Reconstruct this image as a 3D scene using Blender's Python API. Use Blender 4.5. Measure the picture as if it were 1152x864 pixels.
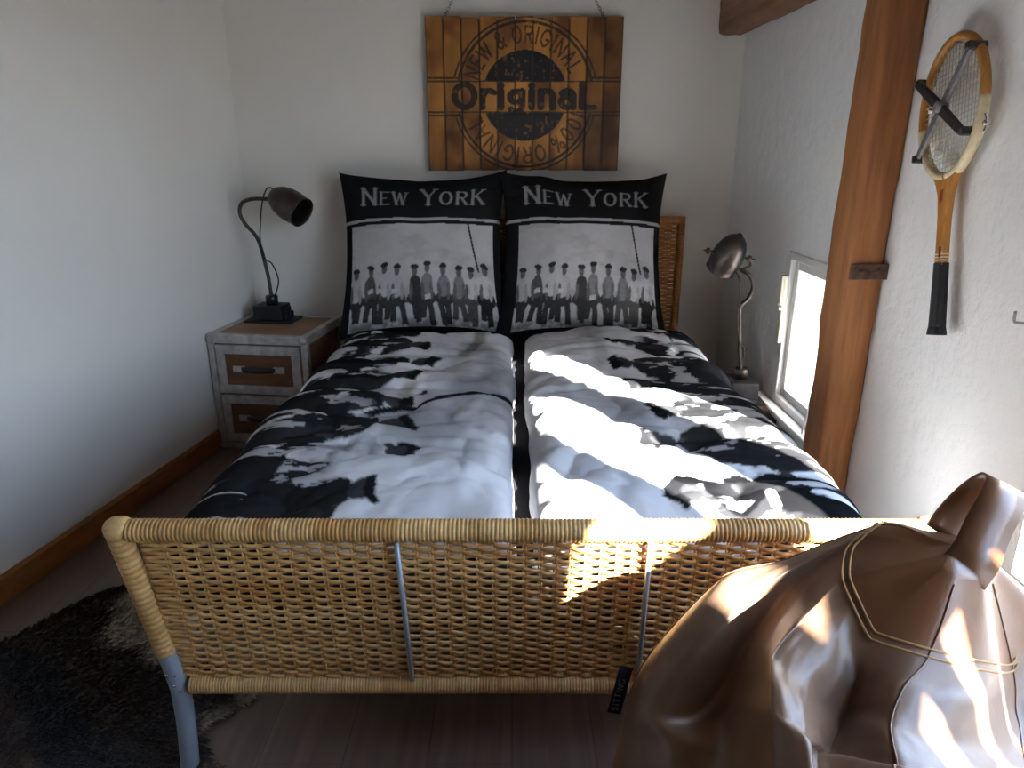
import bpy, bmesh, math, random
import numpy as np
from mathutils import Vector, Matrix

for o in list(bpy.data.objects):
    bpy.data.objects.remove(o)
SC = bpy.context.scene
COL = SC.collection
R = math.radians

# ------------------------------------------------------------------ camera
cam = bpy.data.cameras.new('camera')
cam.sensor_fit = 'HORIZONTAL'; cam.sensor_width = 36.0; cam.lens = 25.0
cam.clip_start = 0.02
camo = bpy.data.objects.new('camera', cam); COL.objects.link(camo)
camo.location = (0, 0, 1.3); camo.rotation_euler = (R(90 - 18), 0, 0)
SC.camera = camo

# ------------------------------------------------------------------ light
SUN_DIR = Vector((-1.0, 1.4, -1.0)).normalized()
sun = bpy.data.lights.new('sun', 'SUN'); sun.energy = 78.0; sun.angle = R(0.6); sun.color = (1.0, .965, .90)
suno = bpy.data.objects.new('sun', sun); COL.objects.link(suno)
suno.rotation_euler = SUN_DIR.to_track_quat('-Z', 'Y').to_euler()
suno.location = (4, -4, 4)

world = bpy.data.worlds.new('world'); SC.world = world; world.use_nodes = True
wn = world.node_tree.nodes; wl = world.node_tree.links
# bright sky above the horizon, dark ground below it
wt = wn.new('ShaderNodeTexCoord'); ws = wn.new('ShaderNodeSeparateXYZ'); wr_ = wn.new('ShaderNodeValToRGB')
wl.new(wt.outputs['Generated'], ws.inputs[0]); wl.new(ws.outputs['Z'], wr_.inputs['Fac']); wl.new(wr_.outputs['Color'], wn['Background'].inputs[0])
we = wr_.color_ramp.elements
we[0].position = 0.0; we[0].color = (.035, .035, .028, 1)
we[1].position = 0.03; we[1].color = (.66, .82, 1.0, 1)
we_ = we.new(.6); we_.color = (.40, .62, 1.0, 1)
wn['Background'].inputs[1].default_value = 11.0

def portal(name, loc, sx, sy, direction):
    l = bpy.data.lights.new(name, 'AREA'); l.shape = 'RECTANGLE'; l.size = sx; l.size_y = sy
    l.cycles.is_portal = True
    o = bpy.data.objects.new(name, l); COL.objects.link(o)
    o.location = loc; o.rotation_euler = Vector(direction).to_track_quat('-Z', 'Y').to_euler()
portal('window_portal', (1.36, .35, 1.18), 1.88, 1.42, (-1, 0, 0))

SC.view_settings.view_transform = 'Standard'
SC.view_settings.look = 'None'
SC.view_settings.exposure = 0.35
SC.view_settings.gamma = 1.0
SC.view_settings.use_curve_mapping = False
try:
    SC.cycles.max_bounces = 10; SC.cycles.diffuse_bounces = 7; SC.cycles.sample_clamp_indirect = 12
except Exception:
    pass

# ------------------------------------------------------------------ helpers
rng = random.Random(7)

def vnoise(x, y, seed=0):
    x = np.asarray(x, float); y = np.asarray(y, float)
    xi = np.floor(x).astype(np.int64); yi = np.floor(y).astype(np.int64)
    fx = x - xi; fy = y - yi
    fx = fx * fx * (3 - 2 * fx); fy = fy * fy * (3 - 2 * fy)
    def h(a, b):
        n = (a * 374761393 + b * 668265263 + seed * 1442695041) & 0xffffffff
        n = ((n ^ (n >> 13)) * 1274126177) & 0xffffffff
        return ((n ^ (n >> 16)) & 0xffff) / 65535.0
    return (h(xi, yi) * (1 - fx) + h(xi + 1, yi) * fx) * (1 - fy) + (h(xi, yi + 1) * (1 - fx) + h(xi + 1, yi + 1) * fx) * fy

def fbm(x, y, seed=0, o=4):
    s = 0; a = .5; f = 1.0; tot = 0
    for i in range(o):
        s = s + a * vnoise(np.asarray(x) * f, np.asarray(y) * f, seed + i * 17); tot += a; a *= .5; f *= 2.03
    return s / tot

def sstep(a, b, x):
    t = np.clip((np.asarray(x, float) - a) / (b - a), 0, 1)
    return t * t * (3 - 2 * t)

class MB:
    def __init__(s):
        s.v = []; s.f = []; s.c = []
    def add(s, vs, fs, col=None):
        b = len(s.v)
        s.v.extend([tuple(map(float, p)) for p in vs])
        s.f.extend([tuple(i + b for i in f) for f in fs])
        if col is None: col = (1, 1, 1)
        if len(col) == 3 and not hasattr(col[0], '__len__'):
            s.c.extend([col] * len(vs))
        else:
            s.c.extend([tuple(k) for k in col])
        return b
    def box(s, lo, hi, m=None, col=None):
        (x0, y0, z0), (x1, y1, z1) = lo, hi
        vs = [Vector(p) for p in ((x0,y0,z0),(x1,y0,z0),(x1,y1,z0),(x0,y1,z0),(x0,y0,z1),(x1,y0,z1),(x1,y1,z1),(x0,y1,z1))]
        if m is not None: vs = [m @ p for p in vs]
        s.add(vs, [(3,2,1,0),(4,5,6,7),(0,1,5,4),(1,2,6,5),(2,3,7,6),(3,0,4,7)], col)
    def tube(s, pts, r, n=10, closed=False, col=None, flat=1.0, up=None, m=None):
        pts = [Vector(p) for p in pts]; N = len(pts)
        rs = r if hasattr(r, '__len__') else [r] * N
        T = []
        for i in range(N):
            a = pts[(i - 1) % N] if (closed or i > 0) else pts[i]
            b = pts[(i + 1) % N] if (closed or i < N - 1) else pts[i]
            t = (b - a); T.append(t.normalized() if t.length > 1e-9 else Vector((0, 0, 1)))
        u = Vector(up) if up is not None else (Vector((0, 0, 1)) if abs(T[0].z) < .9 else Vector((1, 0, 0)))
        vs = []; cs = []
        for i in range(N):
            if up is not None: u = Vector(up)
            u = u - T[i] * u.dot(T[i]); u.normalize()
            w = T[i].cross(u)
            for k in range(n):
                a = 2 * math.pi * k / n
                vs.append(pts[i] + u * (rs[i] * math.cos(a)) + w * (rs[i] * flat * math.sin(a)))
            if col is not None and hasattr(col[0], '__len__'): cs += [col[i]] * n
        fs = []
        for i in range(N if closed else N - 1):
            j = (i + 1) % N
            for k in range(n):
                l = (k + 1) % n
                fs.append((i * n + k, i * n + l, j * n + l, j * n + k))
        if not closed:
            fs.append(tuple(reversed(range(n)))); fs.append(tuple((N - 1) * n + k for k in range(n)))
        if m is not None: vs = [m @ p for p in vs]
        s.add(vs, fs, cs if cs else col)
    def lathe(s, prof, o, axis, n=24, col=None, cap0=True, cap1=True):
        o = Vector(o); a = Vector(axis).normalized()
        u = a.orthogonal().normalized(); w = a.cross(u)
        vs = []
        for (r, h) in prof:
            for k in range(n):
                t = 2 * math.pi * k / n
                vs.append(o + a * h + u * (r * math.cos(t)) + w * (r * math.sin(t)))
        fs = []
        for i in range(len(prof) - 1):
            for k in range(n):
                l = (k + 1) % n
                fs.append((i * n + k, i * n + l, (i + 1) * n + l, (i + 1) * n + k))
        if cap0: fs.append(tuple(reversed(range(n))))
        if cap1: fs.append(tuple((len(prof) - 1) * n + k for k in range(n)))
        s.add(vs, fs, col)
    def grid(s, P, col=None, flip=False):
        nu, nv = P.shape[:2]
        ids = np.arange(nu * nv).reshape(nu, nv)
        a = ids[:-1, :-1].ravel(); b = ids[1:, :-1].ravel(); c = ids[1:, 1:].ravel(); d = ids[:-1, 1:].ravel()
        fs = list(zip(a, d, c, b)) if flip else list(zip(a, b, c, d))
        s.add(P.reshape(-1, 3), [tuple(map(int, f)) for f in fs], None if col is None else col.reshape(-1, 3).tolist())
    def build(s, name, mat, parent=None, smooth=True, bevel=0, weld=False, seg=2):
        me = bpy.data.meshes.new(name)
        me.from_pydata(s.v, [], s.f); me.update()
        if s.c:
            at = me.color_attributes.new('Col', 'FLOAT_COLOR', 'POINT')
            arr = np.ones((len(s.v), 4), np.float32); arr[:, :3] = np.array(s.c, np.float32)
            at.data.foreach_set('color', arr.ravel())
        bm = bmesh.new(); bm.from_mesh(me)
        if weld: bmesh.ops.remove_doubles(bm, verts=bm.verts, dist=1e-5)
        bmesh.ops.recalc_face_normals(bm, faces=bm.faces)
        bm.to_mesh(me); bm.free()
        me.polygons.foreach_set('use_smooth', [bool(smooth)] * len(me.polygons))
        me.materials.append(mat)
        o = bpy.data.objects.new(name, me); COL.objects.link(o)
        if parent is not None: setparent(o, parent)
        if bevel:
            b = o.modifiers.new('bevel', 'BEVEL'); b.width = bevel; b.segments = seg; b.limit_method = 'ANGLE'; b.angle_limit = R(40)
        return o

def setparent(o, p):
    o.parent = p
    o.matrix_parent_inverse = Matrix.Translation(p.location).inverted()

def tag(o, label, cat, group=None):
    o['label'] = label; o['category'] = cat
    if group: o['group'] = group
    return o

def thing(name, label, cat, loc, group=None):
    o = bpy.data.objects.new(name, None); COL.objects.link(o)
    o.location = loc; o.empty_display_size = .1
    return tag(o, label, cat, group)

def struct(o):
    o['kind'] = 'structure'; return o

def smooth_path(pts, k=8, closed=False):
    """Catmull-Rom through points."""
    P = [Vector(p) for p in pts]; out = []
    n = len(P)
    rngi = range(n if closed else n - 1)
    for i in rngi:
        if closed:
            p0, p1, p2, p3 = P[(i-1) % n], P[i], P[(i+1) % n], P[(i+2) % n]
        else:
            p1, p2 = P[i], P[i+1]
            p0 = P[i-1] if i else p1 * 2 - p2
            p3 = P[i+2] if i + 2 < n else p2 * 2 - p1
        for j in range(k):
            t = j / k
            out.append(.5 * ((2 * p1) + (p2 - p0) * t + (2 * p0 - 5 * p1 + 4 * p2 - p3) * t * t + (3 * p1 - p0 - 3 * p2 + p3) * t ** 3))
    if not closed: out.append(P[-1])
    return out

# ------------------------------------------------------------------ materials
def newmat(name):
    m = bpy.data.materials.new(name); m.use_nodes = True
    nt = m.node_tree
    return m, nt, nt.nodes, nt.links, nt.nodes['Principled BSDF']

def coords(n, l, scale=(1, 1, 1), rot=(0, 0, 0)):
    tc = n.new('ShaderNodeTexCoord'); mp = n.new('ShaderNodeMapping')
    mp.inputs['Scale'].default_value = scale; mp.inputs['Rotation'].default_value = rot
    l.new(tc.outputs['Object'], mp.inputs['Vector'])
    return mp.outputs['Vector']

def noise(n, l, vec, scale, detail=4, rough=.55, dist=0):
    t = n.new('ShaderNodeTexNoise'); t.inputs['Scale'].default_value = scale
    t.inputs['Detail'].default_value = detail; t.inputs['Roughness'].default_value = rough
    t.inputs['Distortion'].default_value = dist
    l.new(vec, t.inputs['Vector']); return t.outputs['Fac']

def ramp(n, l, fac, stops):
    r = n.new('ShaderNodeValToRGB'); e = r.color_ramp.elements
    while len(e) > 1: e.remove(e[-1])
    e[0].position = stops[0][0]; e[0].color = (*stops[0][1], 1)
    for p, c in stops[1:]:
        k = e.new(p); k.color = (*c, 1)
    l.new(fac, r.inputs['Fac']); return r.outputs['Color']

def bump(n, l, bs, h, strength=.3, dist=.01):
    b = n.new('ShaderNodeBump'); b.inputs['Strength'].default_value = strength; b.inputs['Distance'].default_value = dist
    l.new(h, b.inputs['Height']); l.new(b.outputs['Normal'], bs.inputs['Normal']); return b

def mixc(n, l, fac, a, b, mode='MIX'):
    m = n.new('ShaderNodeMix'); m.data_type = 'RGBA'; m.blend_type = mode
    for i, x in ((0, fac), (6, a), (7, b)):
        if hasattr(x, 'is_linked') or hasattr(x, 'links'): l.new(x, m.inputs[i])
        elif i == 0: m.inputs[0].default_value = x
        else: m.inputs[i].default_value = (*x, 1)
    return m.outputs[2]

def plain(name, col, rough=.5, metal=0, spec=.5, nscale=0, namp=.15, bstr=0, bscale=60, coat=0):
    m, nt, n, l, b = newmat(name)
    v = coords(n, l)
    if nscale:
        f = noise(n, l, v, nscale)
        c = ramp(n, l, f, [(.3, tuple(x * (1 - namp) for x in col)), (.7, tuple(min(1, x * (1 + namp)) for x in col))])
        l.new(c, b.inputs['Base Color'])
    else:
        b.inputs['Base Color'].default_value = (*col, 1)
    b.inputs['Roughness'].default_value = rough; b.inputs['Metallic'].default_value = metal
    b.inputs['Specular IOR Level'].default_value = spec
    if coat: b.inputs['Coat Weight'].default_value = coat
    if bstr: bump(n, l, b, noise(n, l, v, bscale, 5), bstr, .004)
    return m

def vcol_mat(name, rough=.8, bscale=200, bstr=.2, namp=.12, nscale=40, stretch=(1, 1, 1), spec=.3, sheen=0, bdist=.002):
    m, nt, n, l, b = newmat(name)
    a = n.new('ShaderNodeAttribute'); a.attribute_name = 'Col'
    v = coords(n, l, stretch)
    f = noise(n, l, v, nscale, 5)
    g = ramp(n, l, f, [(.25, (1 - namp,) * 3), (.75, (1 + namp * .3,) * 3)])
    c = mixc(n, l, 1.0, a.outputs['Color'], g, 'MULTIPLY')
    l.new(c, b.inputs['Base Color'])
    b.inputs['Roughness'].default_value = rough; b.inputs['Specular IOR Level'].default_value = spec
    if sheen: b.inputs['Sheen Weight'].default_value = sheen
    if bstr: bump(n, l, b, noise(n, l, v, bscale, 4), bstr, bdist)
    return m

def wood(name, c0, c1, c2, axis='Z', scale=6, rough=.6, bstr=.35, crack=True):
    m, nt, n, l, b = newmat(name)
    s = {'X': (.09, 1, 1), 'Y': (1, .09, 1), 'Z': (1, 1, .09)}[axis]
    v = coords(n, l, s)
    f = noise(n, l, v, scale, 8, .62, 1.2)
    f2 = noise(n, l, v, scale * 7, 4, .6, .3)
    c = ramp(n, l, f, [(.25, c0), (.5, c1), (.75, c2)])
    g = ramp(n, l, f2, [(.3, (.72,) * 3), (.6, (1, 1, 1))])
    c = mixc(n, l, 1.0, c, g, 'MULTIPLY')
    if crack:
        s2 = {'X': (.03, 1, 1), 'Y': (1, .03, 1), 'Z': (1, 1, .03)}[axis]
        f3 = noise(n, l, coords(n, l, s2), scale * 4, 2, .5, .8)
        k = ramp(n, l, f3, [(.27, (.25, .2, .18)), (.33, (1, 1, 1))])
        c = mixc(n, l, 1.0, c, k, 'MULTIPLY')
    l.new(c, b.inputs['Base Color']); b.inputs['Roughness'].default_value = rough
    b.inputs['Specular IOR Level'].default_value = .3
    bump(n, l, b, f2, bstr, .004)
    return m

def plaster(name, col, bscale, bstr, dist):
    m, nt, n, l, b = newmat(name)
    v = coords(n, l)
    f = noise(n, l, v, 1.6, 3)
    c = ramp(n, l, f, [(.3, tuple(x * .96 for x in col)), (.7, col)])
    l.new(c, b.inputs['Base Color']); b.inputs['Roughness'].default_value = .9
    b.inputs['Specular IOR Level'].default_value = .15
    bump(n, l, b, noise(n, l, v, bscale, 6, .6), bstr, dist)
    return m

M = {}
M['plaster'] = plaster('smooth_plaster', (.88, .865, .82), 14, .12, .01)
M['rough_plaster'] = plaster('rough_plaster', (.87, .89, .90), 16, .45, .02)
M['ceiling'] = wood('ceiling_boards', (.10, .055, .03), (.15, .085, .045), (.20, .115, .06), 'Y', 6, .6, .2, False)
M['dark_plaster'] = plaster('dark_brown_plaster', (.10, .08, .06), 12, .1, .01)  # tone made dark to limit bounce light from the unseen rear wall
M['timber'] = wood('old_timber', (.22, .085, .030), (.38, .155, .056), (.50, .235, .095), 'Z', 7, .55, .6)
M['beam_timber'] = wood('beam_timber', (.15, .07, .035), (.25, .125, .065), (.34, .18, .10), 'Y', 7, .6, .6)
M['base_wood'] = wood('baseboard_wood', (.30, .12, .03), (.38, .16, .045), (.45, .2, .06), 'Y', 10, .4, .1, False)
M['drawer_wood'] = wood('drawer_wood', (.15, .07, .035), (.21, .10, .05), (.27, .135, .07), 'X', 10, .45, .1, False)
M['top_wood'] = wood('cabinet_top_wood', (.22, .12, .07), (.32, .18, .10), (.40, .24, .14), 'X', 9, .5, .15, False)
M['dark_wood'] = wood('dark_stained_wood', (.035, .022, .018), (.06, .038, .03), (.09, .06, .045), 'Y', 9, .45, .1, False)
M['racket_wood'] = wood('racket_wood', (.42, .17, .035), (.55, .25, .06), (.62, .31, .09), 'Z', 16, .3, .05, False)
M['alu'] = plain('brushed_aluminium', (.56, .53, .50), .45, .55, .5, 22, .25, .1, 120)
M['steel'] = plain('grey_painted_steel', (.36, .40, .46), .34, .25, .5, 12, .08)
M['bronze'] = plain('dark_bronze_metal', (.075, .06, .052), .36, .75, .5, 30, .3)
M['iron_block'] = plain('blackened_iron', (.022, .021, .022), .6, .2, .5, 40, .3, .2, 90)
M['rust'] = plain('rusty_iron', (.13, .075, .055), .75, .4, .4, 60, .45, .5, 120)
M['chain'] = plain('chain_steel', (.30, .29, .28), .4, .85, .5)
M['chrome'] = plain('bright_metal', (.7, .7, .7), .22, .95, .5)
M['black_leather'] = plain('black_leather', (.02, .018, .018), .5, 0, .5, 60, .3, .3, 150)
M['black_fabric'] = plain('black_cotton', (.018, .018, .022), .9, 0, .2, 90, .25, .15, 300)
M['white_plastic'] = plain('white_plastic', (.78, .78, .76), .35, 0, .5)
M['cream_plastic'] = plain('cream_plastic', (.72, .68, .55), .4, 0, .5)
M['cream_paint'] = plain('cream_lacquer', (.72, .62, .40), .35, 0, .5, 60, .12)
M['press_grey'] = plain('worn_grey_metal', (.22, .22, .23), .5, .5, .5, 70, .3)
M['press_dark'] = plain('dark_plastic', (.028, .024, .026), .4, 0, .5)
M['string'] = plain('racket_string', (.62, .56, .45), .45, 0, .5)
M['grip'] = plain('black_grip_leather', (.014, .014, .018), .55, 0, .4, 60, .3, .5, 140)
M['cord'] = plain('black_cord', (.012, .012, .012), .55, 0, .4)
M['white_cord'] = plain('white_cord', (.7, .69, .66), .7)
M['stitch'] = plain('tan_thread', (.36, .20, .08), .7)
M['red_mark'] = plain('red_decal', (.30, .04, .02), .5)
M['dark_mark'] = plain('dark_decal', (.05, .035, .02), .5)
M['bulb'] = plain('bulb_glass', (.75, .74, .70), .15, 0, .5)
M['wicker'] = vcol_mat('wicker_cane', .42, 300, .25, .28, 60, (1, 1, 1), .45)
M['print'] = vcol_mat('printed_cotton', 1.0, 420, .12, .06, 30, (1, 1, 1), .0, 0)
M['sign_wood'] = vcol_mat('painted_planks', .5, 120, .25, .35, 22, (1, 1, .08), .4)
M['fur'] = vcol_mat('cowhide_fur', .75, 160, .6, .45, 60, (1, 1, 1), .2, .2, .006)

# floor laminate
m, nt, n, l, b = newmat('oak_laminate')
v = coords(n, l, (1, 1, 1), (0, 0, R(90)))
br = n.new('ShaderNodeTexBrick'); l.new(v, br.inputs['Vector'])
br.inputs['Scale'].default_value = 1; br.inputs['Brick Width'].default_value = 1.25; br.inputs['Row Height'].default_value = .19
br.inputs['Mortar Size'].default_value = .0015; br.inputs['Color1'].default_value = (.20, .135, .10, 1); br.inputs['Color2'].default_value = (.19, .128, .095, 1)
br.inputs['Mortar'].default_value = (.12, .08, .06, 1); br.offset = .37
f = noise(n, l, coords(n, l, (1, .06, 1)), 26, 6, .6, .6)
g = ramp(n, l, f, [(.3, (.75, .74, .73)), (.65, (1.1, 1.1, 1.1))])
l.new(mixc(n, l, 1.0, br.outputs['Color'], g, 'MULTIPLY'), b.inputs['Base Color'])
b.inputs['Roughness'].default_value = .42; b.inputs['Specular IOR Level'].default_value = .4
M['floor'] = m

# bean bag leather: brown with rubbed greyer bloom
m, nt, n, l, b = newmat('worn_brown_leather')
v = coords(n, l)
f = noise(n, l, v, 3.2, 5, .55, .4); f2 = noise(n, l, v, 55, 5)
c = ramp(n, l, f, [(.28, (.105, .050, .026)), (.5, (.165, .092, .054)), (.72, (.24, .155, .105))])
c = mixc(n, l, 1.0, c, ramp(n, l, f2, [(.3, (.86,) * 3), (.7, (1.05,) * 3)]), 'MULTIPLY')
l.new(c, b.inputs['Base Color']); b.inputs['Roughness'].default_value = .41; b.inputs['Specular IOR Level'].default_value = .62; b.inputs['Coat Weight'].default_value = .06; b.inputs['Coat Roughness'].default_value = .3
bump(n, l, b, noise(n, l, v, 160, 4), .08, .002)
M['leather'] = m
M['cap_leather'] = plain('smooth_brown_leather', (.155, .066, .030), .34, 0, .6, 5, .35, .06, 160)

# glass, and a white pane made translucent to block direct sun and glow
m, nt, n, l, b = newmat('window_glass')
n.remove(b); tr = n.new('ShaderNodeBsdfTransparent'); gl = n.new('ShaderNodeBsdfGlossy'); gl.inputs['Roughness'].default_value = .02
mx = n.new('ShaderNodeMixShader'); mx.inputs[0].default_value = .06
l.new(tr.outputs[0], mx.inputs[1]); l.new(gl.outputs[0], mx.inputs[2]); l.new(mx.outputs[0], n['Material Output'].inputs[0])
M['glass'] = m
m, nt, n, l, b = newmat('sun_diffuser_pane')
n.remove(b); tr = n.new('ShaderNodeBsdfTranslucent'); tr.inputs[0].default_value = (.93, .90, .88, 1)
df = n.new('ShaderNodeBsdfDiffuse'); df.inputs[0].default_value = (.8, .78, .76, 1)
mx = n.new('ShaderNodeMixShader'); mx.inputs[0].default_value = .15
l.new(tr.outputs[0], mx.inputs[1]); l.new(df.outputs[0], mx.inputs[2]); l.new(mx.outputs[0], n['Material Output'].inputs[0])
M['sun_diffuser'] = m

# ------------------------------------------------------------------ room shell
BW = 3.52; RW = 1.05; YR = -1.5; CZ = 2.35
def lwx(y): return -1.285 - .160 * (BW - y)

mb = MB(); mb.box((-2.6, YR - .3, -.1), (1.5, BW + .3, 0)); struct(mb.build('floor', M['floor'], smooth=False))
mb = MB(); mb.box((-2.6, YR - .3, CZ), (1.5, BW + .3, CZ + .12)); struct(mb.build('ceiling', M['ceiling'], smooth=False))
mb = MB(); mb.box((-1.6, BW, 0), (1.5, BW + .2, CZ)); struct(mb.build('wall_back', M['plaster'], smooth=False))
mb = MB(); mb.box((-2.6, YR - .2, 0), (1.5, YR, CZ)); struct(mb.build('wall_rear', M['dark_plaster'], smooth=False))
mb = MB()
a, c_ = lwx(YR - .2), lwx(BW + .1)
mb.add([(a, YR - .2, 0), (c_, BW + .1, 0), (c_, BW + .1, CZ), (a, YR - .2, CZ), (a - .2, YR - .2, 0), (c_ - .2, BW + .1, 0), (c_ - .2, BW + .1, CZ), (a - .2, YR - .2, CZ)],
       [(0,1,2,3),(7,6,5,4),(0,4,5,1),(3,2,6,7),(1,5,6,2),(0,3,7,4)])
struct(mb.build('wall_left', M['plaster'], smooth=False))
W1 = (2.10, 2.70, .36, .95); W2 = (-.60, 1.30, .46, 1.90); WT = .32
mb = MB()
ys = sorted({YR - .2, BW + .1, W1[0], W1[1], W2[0], W2[1]}); zs = sorted({0, CZ, W1[2], W1[3], W2[2], W2[3]})
for i in range(len(ys) - 1):
    for j in range(len(zs) - 1):
        yc = (ys[i] + ys[i+1]) / 2; zc = (zs[j] + zs[j+1]) / 2
        if any(w[0] < yc < w[1] and w[2] < zc < w[3] for w in (W1, W2)): continue
        mb.box((RW, ys[i], zs[j]), (RW + WT, ys[i+1], zs[j+1]))
struct(mb.build('wall_right', M['rough_plaster'], smooth=False, weld=True))
# baseboard along the left wall
mb = MB()
ya, yb = YR, BW
for (y0, y1) in ((ya, yb),):
    x0, x1 = lwx(y0), lwx(y1)
    t = .016; h = .085
    mb.add([(x0, y0, 0), (x1, y1, 0), (x1 + t, y1, 0), (x0 + t, y0, 0), (x0, y0, h), (x1, y1, h), (x1 + t, y1, h - .008), (x0 + t, y0, h - .008)],
           [(0,1,2,3),(4,7,6,5),(0,4,5,1),(3,2,6,7),(1,5,6,2),(0,3,7,4)])
struct(mb.build('baseboard_left', M['base_wood'], smooth=False))

# window 1: small low casement behind the post
def ring(mb, x0, x1, y0, y1, z0, z1, w, col=None):
    mb.box((x0, y0, z0), (x1, y0 + w, z1)); mb.box((x0, y1 - w, z0), (x1, y1, z1))
    mb.box((x0, y0 + w, z0), (x1, y1 - w, z0 + w)); mb.box((x0, y0 + w, z1 - w), (x1, y1 - w, z1))
mb = MB(); ring(mb, RW - .006, RW + .07, W1[0], W1[1], W1[2], W1[3], .030)
w1 = struct(mb.build('window_1', M['white_plastic'], smooth=False, bevel=.004))
mb = MB(); ring(mb, RW + .012, RW + .065, W1[0] + .03, W1[1] - .03, W1[2] + .03, W1[3] - .03, .034)
struct(mb.build('sash', M['white_plastic'], w1, False, .004))
mb = MB(); mb.box((RW + .035, W1[0] + .062, W1[2] + .062), (RW + .043, W1[1] - .062, W1[3] - .062))
struct(mb.build('pane', M['sun_diffuser'], w1, False))
mb = MB(); mb.box((RW - .05, W1[0], W1[2] - .025), (RW - .0005, W1[1] + .1, W1[2]))
struct(mb.build('window_sill', M['white_plastic'], w1, False, .006))
mb = MB()
mb.box((RW - .022, 2.668, .60), (RW - .006, 2.70, .86)); mb.box((RW - .034, 2.664, .74), (RW - .022, 2.694, .86))
mb.tube([(RW - .03, 2.68, .75), (RW - .03, 2.655, .735)], .008)
struct(mb.build('window_latch', M['cream_plastic'], w1, False, .004))
mb = MB(); mb.tube(smooth_path([(RW - .02, 2.30, .60), (RW - .024, 2.31, .50), (RW - .022, 2.325, .42), (RW - .03, 2.33, .36), (RW - .03, 2.335, .335)], 5), .0035, 6)
struct(mb.build('pull_cord', M['white_cord'], w1))
# window 2: the wide three-light window beside the camera, whose sun falls on the bed
mb = MB()
ring(mb, 1.28, 1.35, W2[0], W2[1], W2[2], W2[3], .05)
mb.box((1.28, .45, W2[2] + .05), (1.35, .64, W2[3] - .05)); mb.box((1.28, -.10, W2[2] + .05), (1.35, .02, W2[3] - .05))
mb.box((1.285, -.55, 1.52), (1.345, -.10, 1.585))  # transom and the bars below it, added to streak the sun on the bean bag
for y in (-.385, -.215): mb.box((1.29, y - .028, W2[2] + .05), (1.34, y + .028, 1.52))
w2 = struct(mb.build('window_2', M['white_plastic'], smooth=False, bevel=.006))
for (y0, y1) in ((-.55, -.10), (.02, .45), (.64, 1.25)):
    mb = MB(); mb.box((1.31, y0, W2[2] + .05), (1.316, y1, W2[3] - .05)); struct(mb.build('pane', M['glass'], w2, False))

# ------------------------------------------------------------------ timber post and beam
def rough_prism(mb, c0, c1, hx, hy, nz, seed, amp=.006):
    """square timber with wavering hewn arrises; c0 bottom centre, c1 top centre"""
    c0, c1 = Vector(c0), Vector(c1); per = 6
    ax = (c1 - c0).normalized()
    if abs(ax.z) > .7: U, V = Vector((1, 0, 0)), Vector((0, 1, 0))
    else: U, V = Vector((1, 0, 0)), Vector((0, 0, 1))
    loop = []
    for side in range(4):
        for k in range(per):
            t = -1 + 2 * k / per
            loop.append([(t, -1), (1, t), (-t, 1), (-1, -t)][side])
    P = np.zeros((nz + 1, len(loop), 3))
    for i in range(nz + 1):
        f = i / nz; c = c0.lerp(c1, f)
        for j, (a_, b_) in enumerate(loop):
            ang = j * .9
            d = amp * (2 * float(fbm(f * nz * .16 + 3 * a_, 5 * b_ + 2 * a_, seed, 3)) - 1)
            cr = .90 if abs(a_) == 1 and abs(b_) == 1 else 1
            P[i, j] = c + U * (a_ * hx * cr + d * a_) + V * (b_ * hy * cr + d * b_)
    vs = P.reshape(-1, 3); L = len(loop); fs = []
    for i in range(nz):
        for j in range(L):
            k = (j + 1) % L
            fs.append((i * L + j, i * L + k, (i + 1) * L + k, (i + 1) * L + j))
    fs.append(tuple(reversed(range(L)))); fs.append(tuple(nz * L + j for j in range(L)))
    mb.add(vs, fs)
post = thing('timber_post', 'old reddish brown squared timber post standing between the low window and the tennis racket', 'post', (.996, 2.075, 0))
mb = MB(); rough_prism(mb, (.993, 2.072, 0), (.997, 2.066, 1.76), .053, .073, 60, 3, .007); mb.build('post_timber', M['timber'], post)
mb = MB(); mb.box((.945, 1.984, .962), (1.052, 1.994, 1.006)); pl = mb.build('iron_plate', M['rust'], post, False, .002); pl['label'] = 'rusty iron fixing plate'
for dx in (.975, 1.02):
    mb = MB(); mb.lathe([(.010, 0), (.010, .004), (.007, .009), (.002, .011)], (dx, 1.985, .984), (0, -1, 0), 10); mb.build('bolt', M['rust'], pl)
beam = MB(); rough_prism(beam, (.985, 1.36, 1.868), (.985, BW - .002, 1.90), .060, .098, 50, 9, .005)
tag(beam.build('ceiling_beam', M['beam_timber']), 'weathered brown ceiling beam running along top of the right wall', 'beam')

# ------------------------------------------------------------------ wicker bed
def cane(seed, x, y=0, lo=(.50, .27, .085), hi=(.74, .50, .23)):
    t = float(np.clip(vnoise(x, y, seed) * 1.3 - .15, 0, 1))
    return tuple(lo[i] + (hi[i] - lo[i]) * t for i in range(3))

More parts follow.
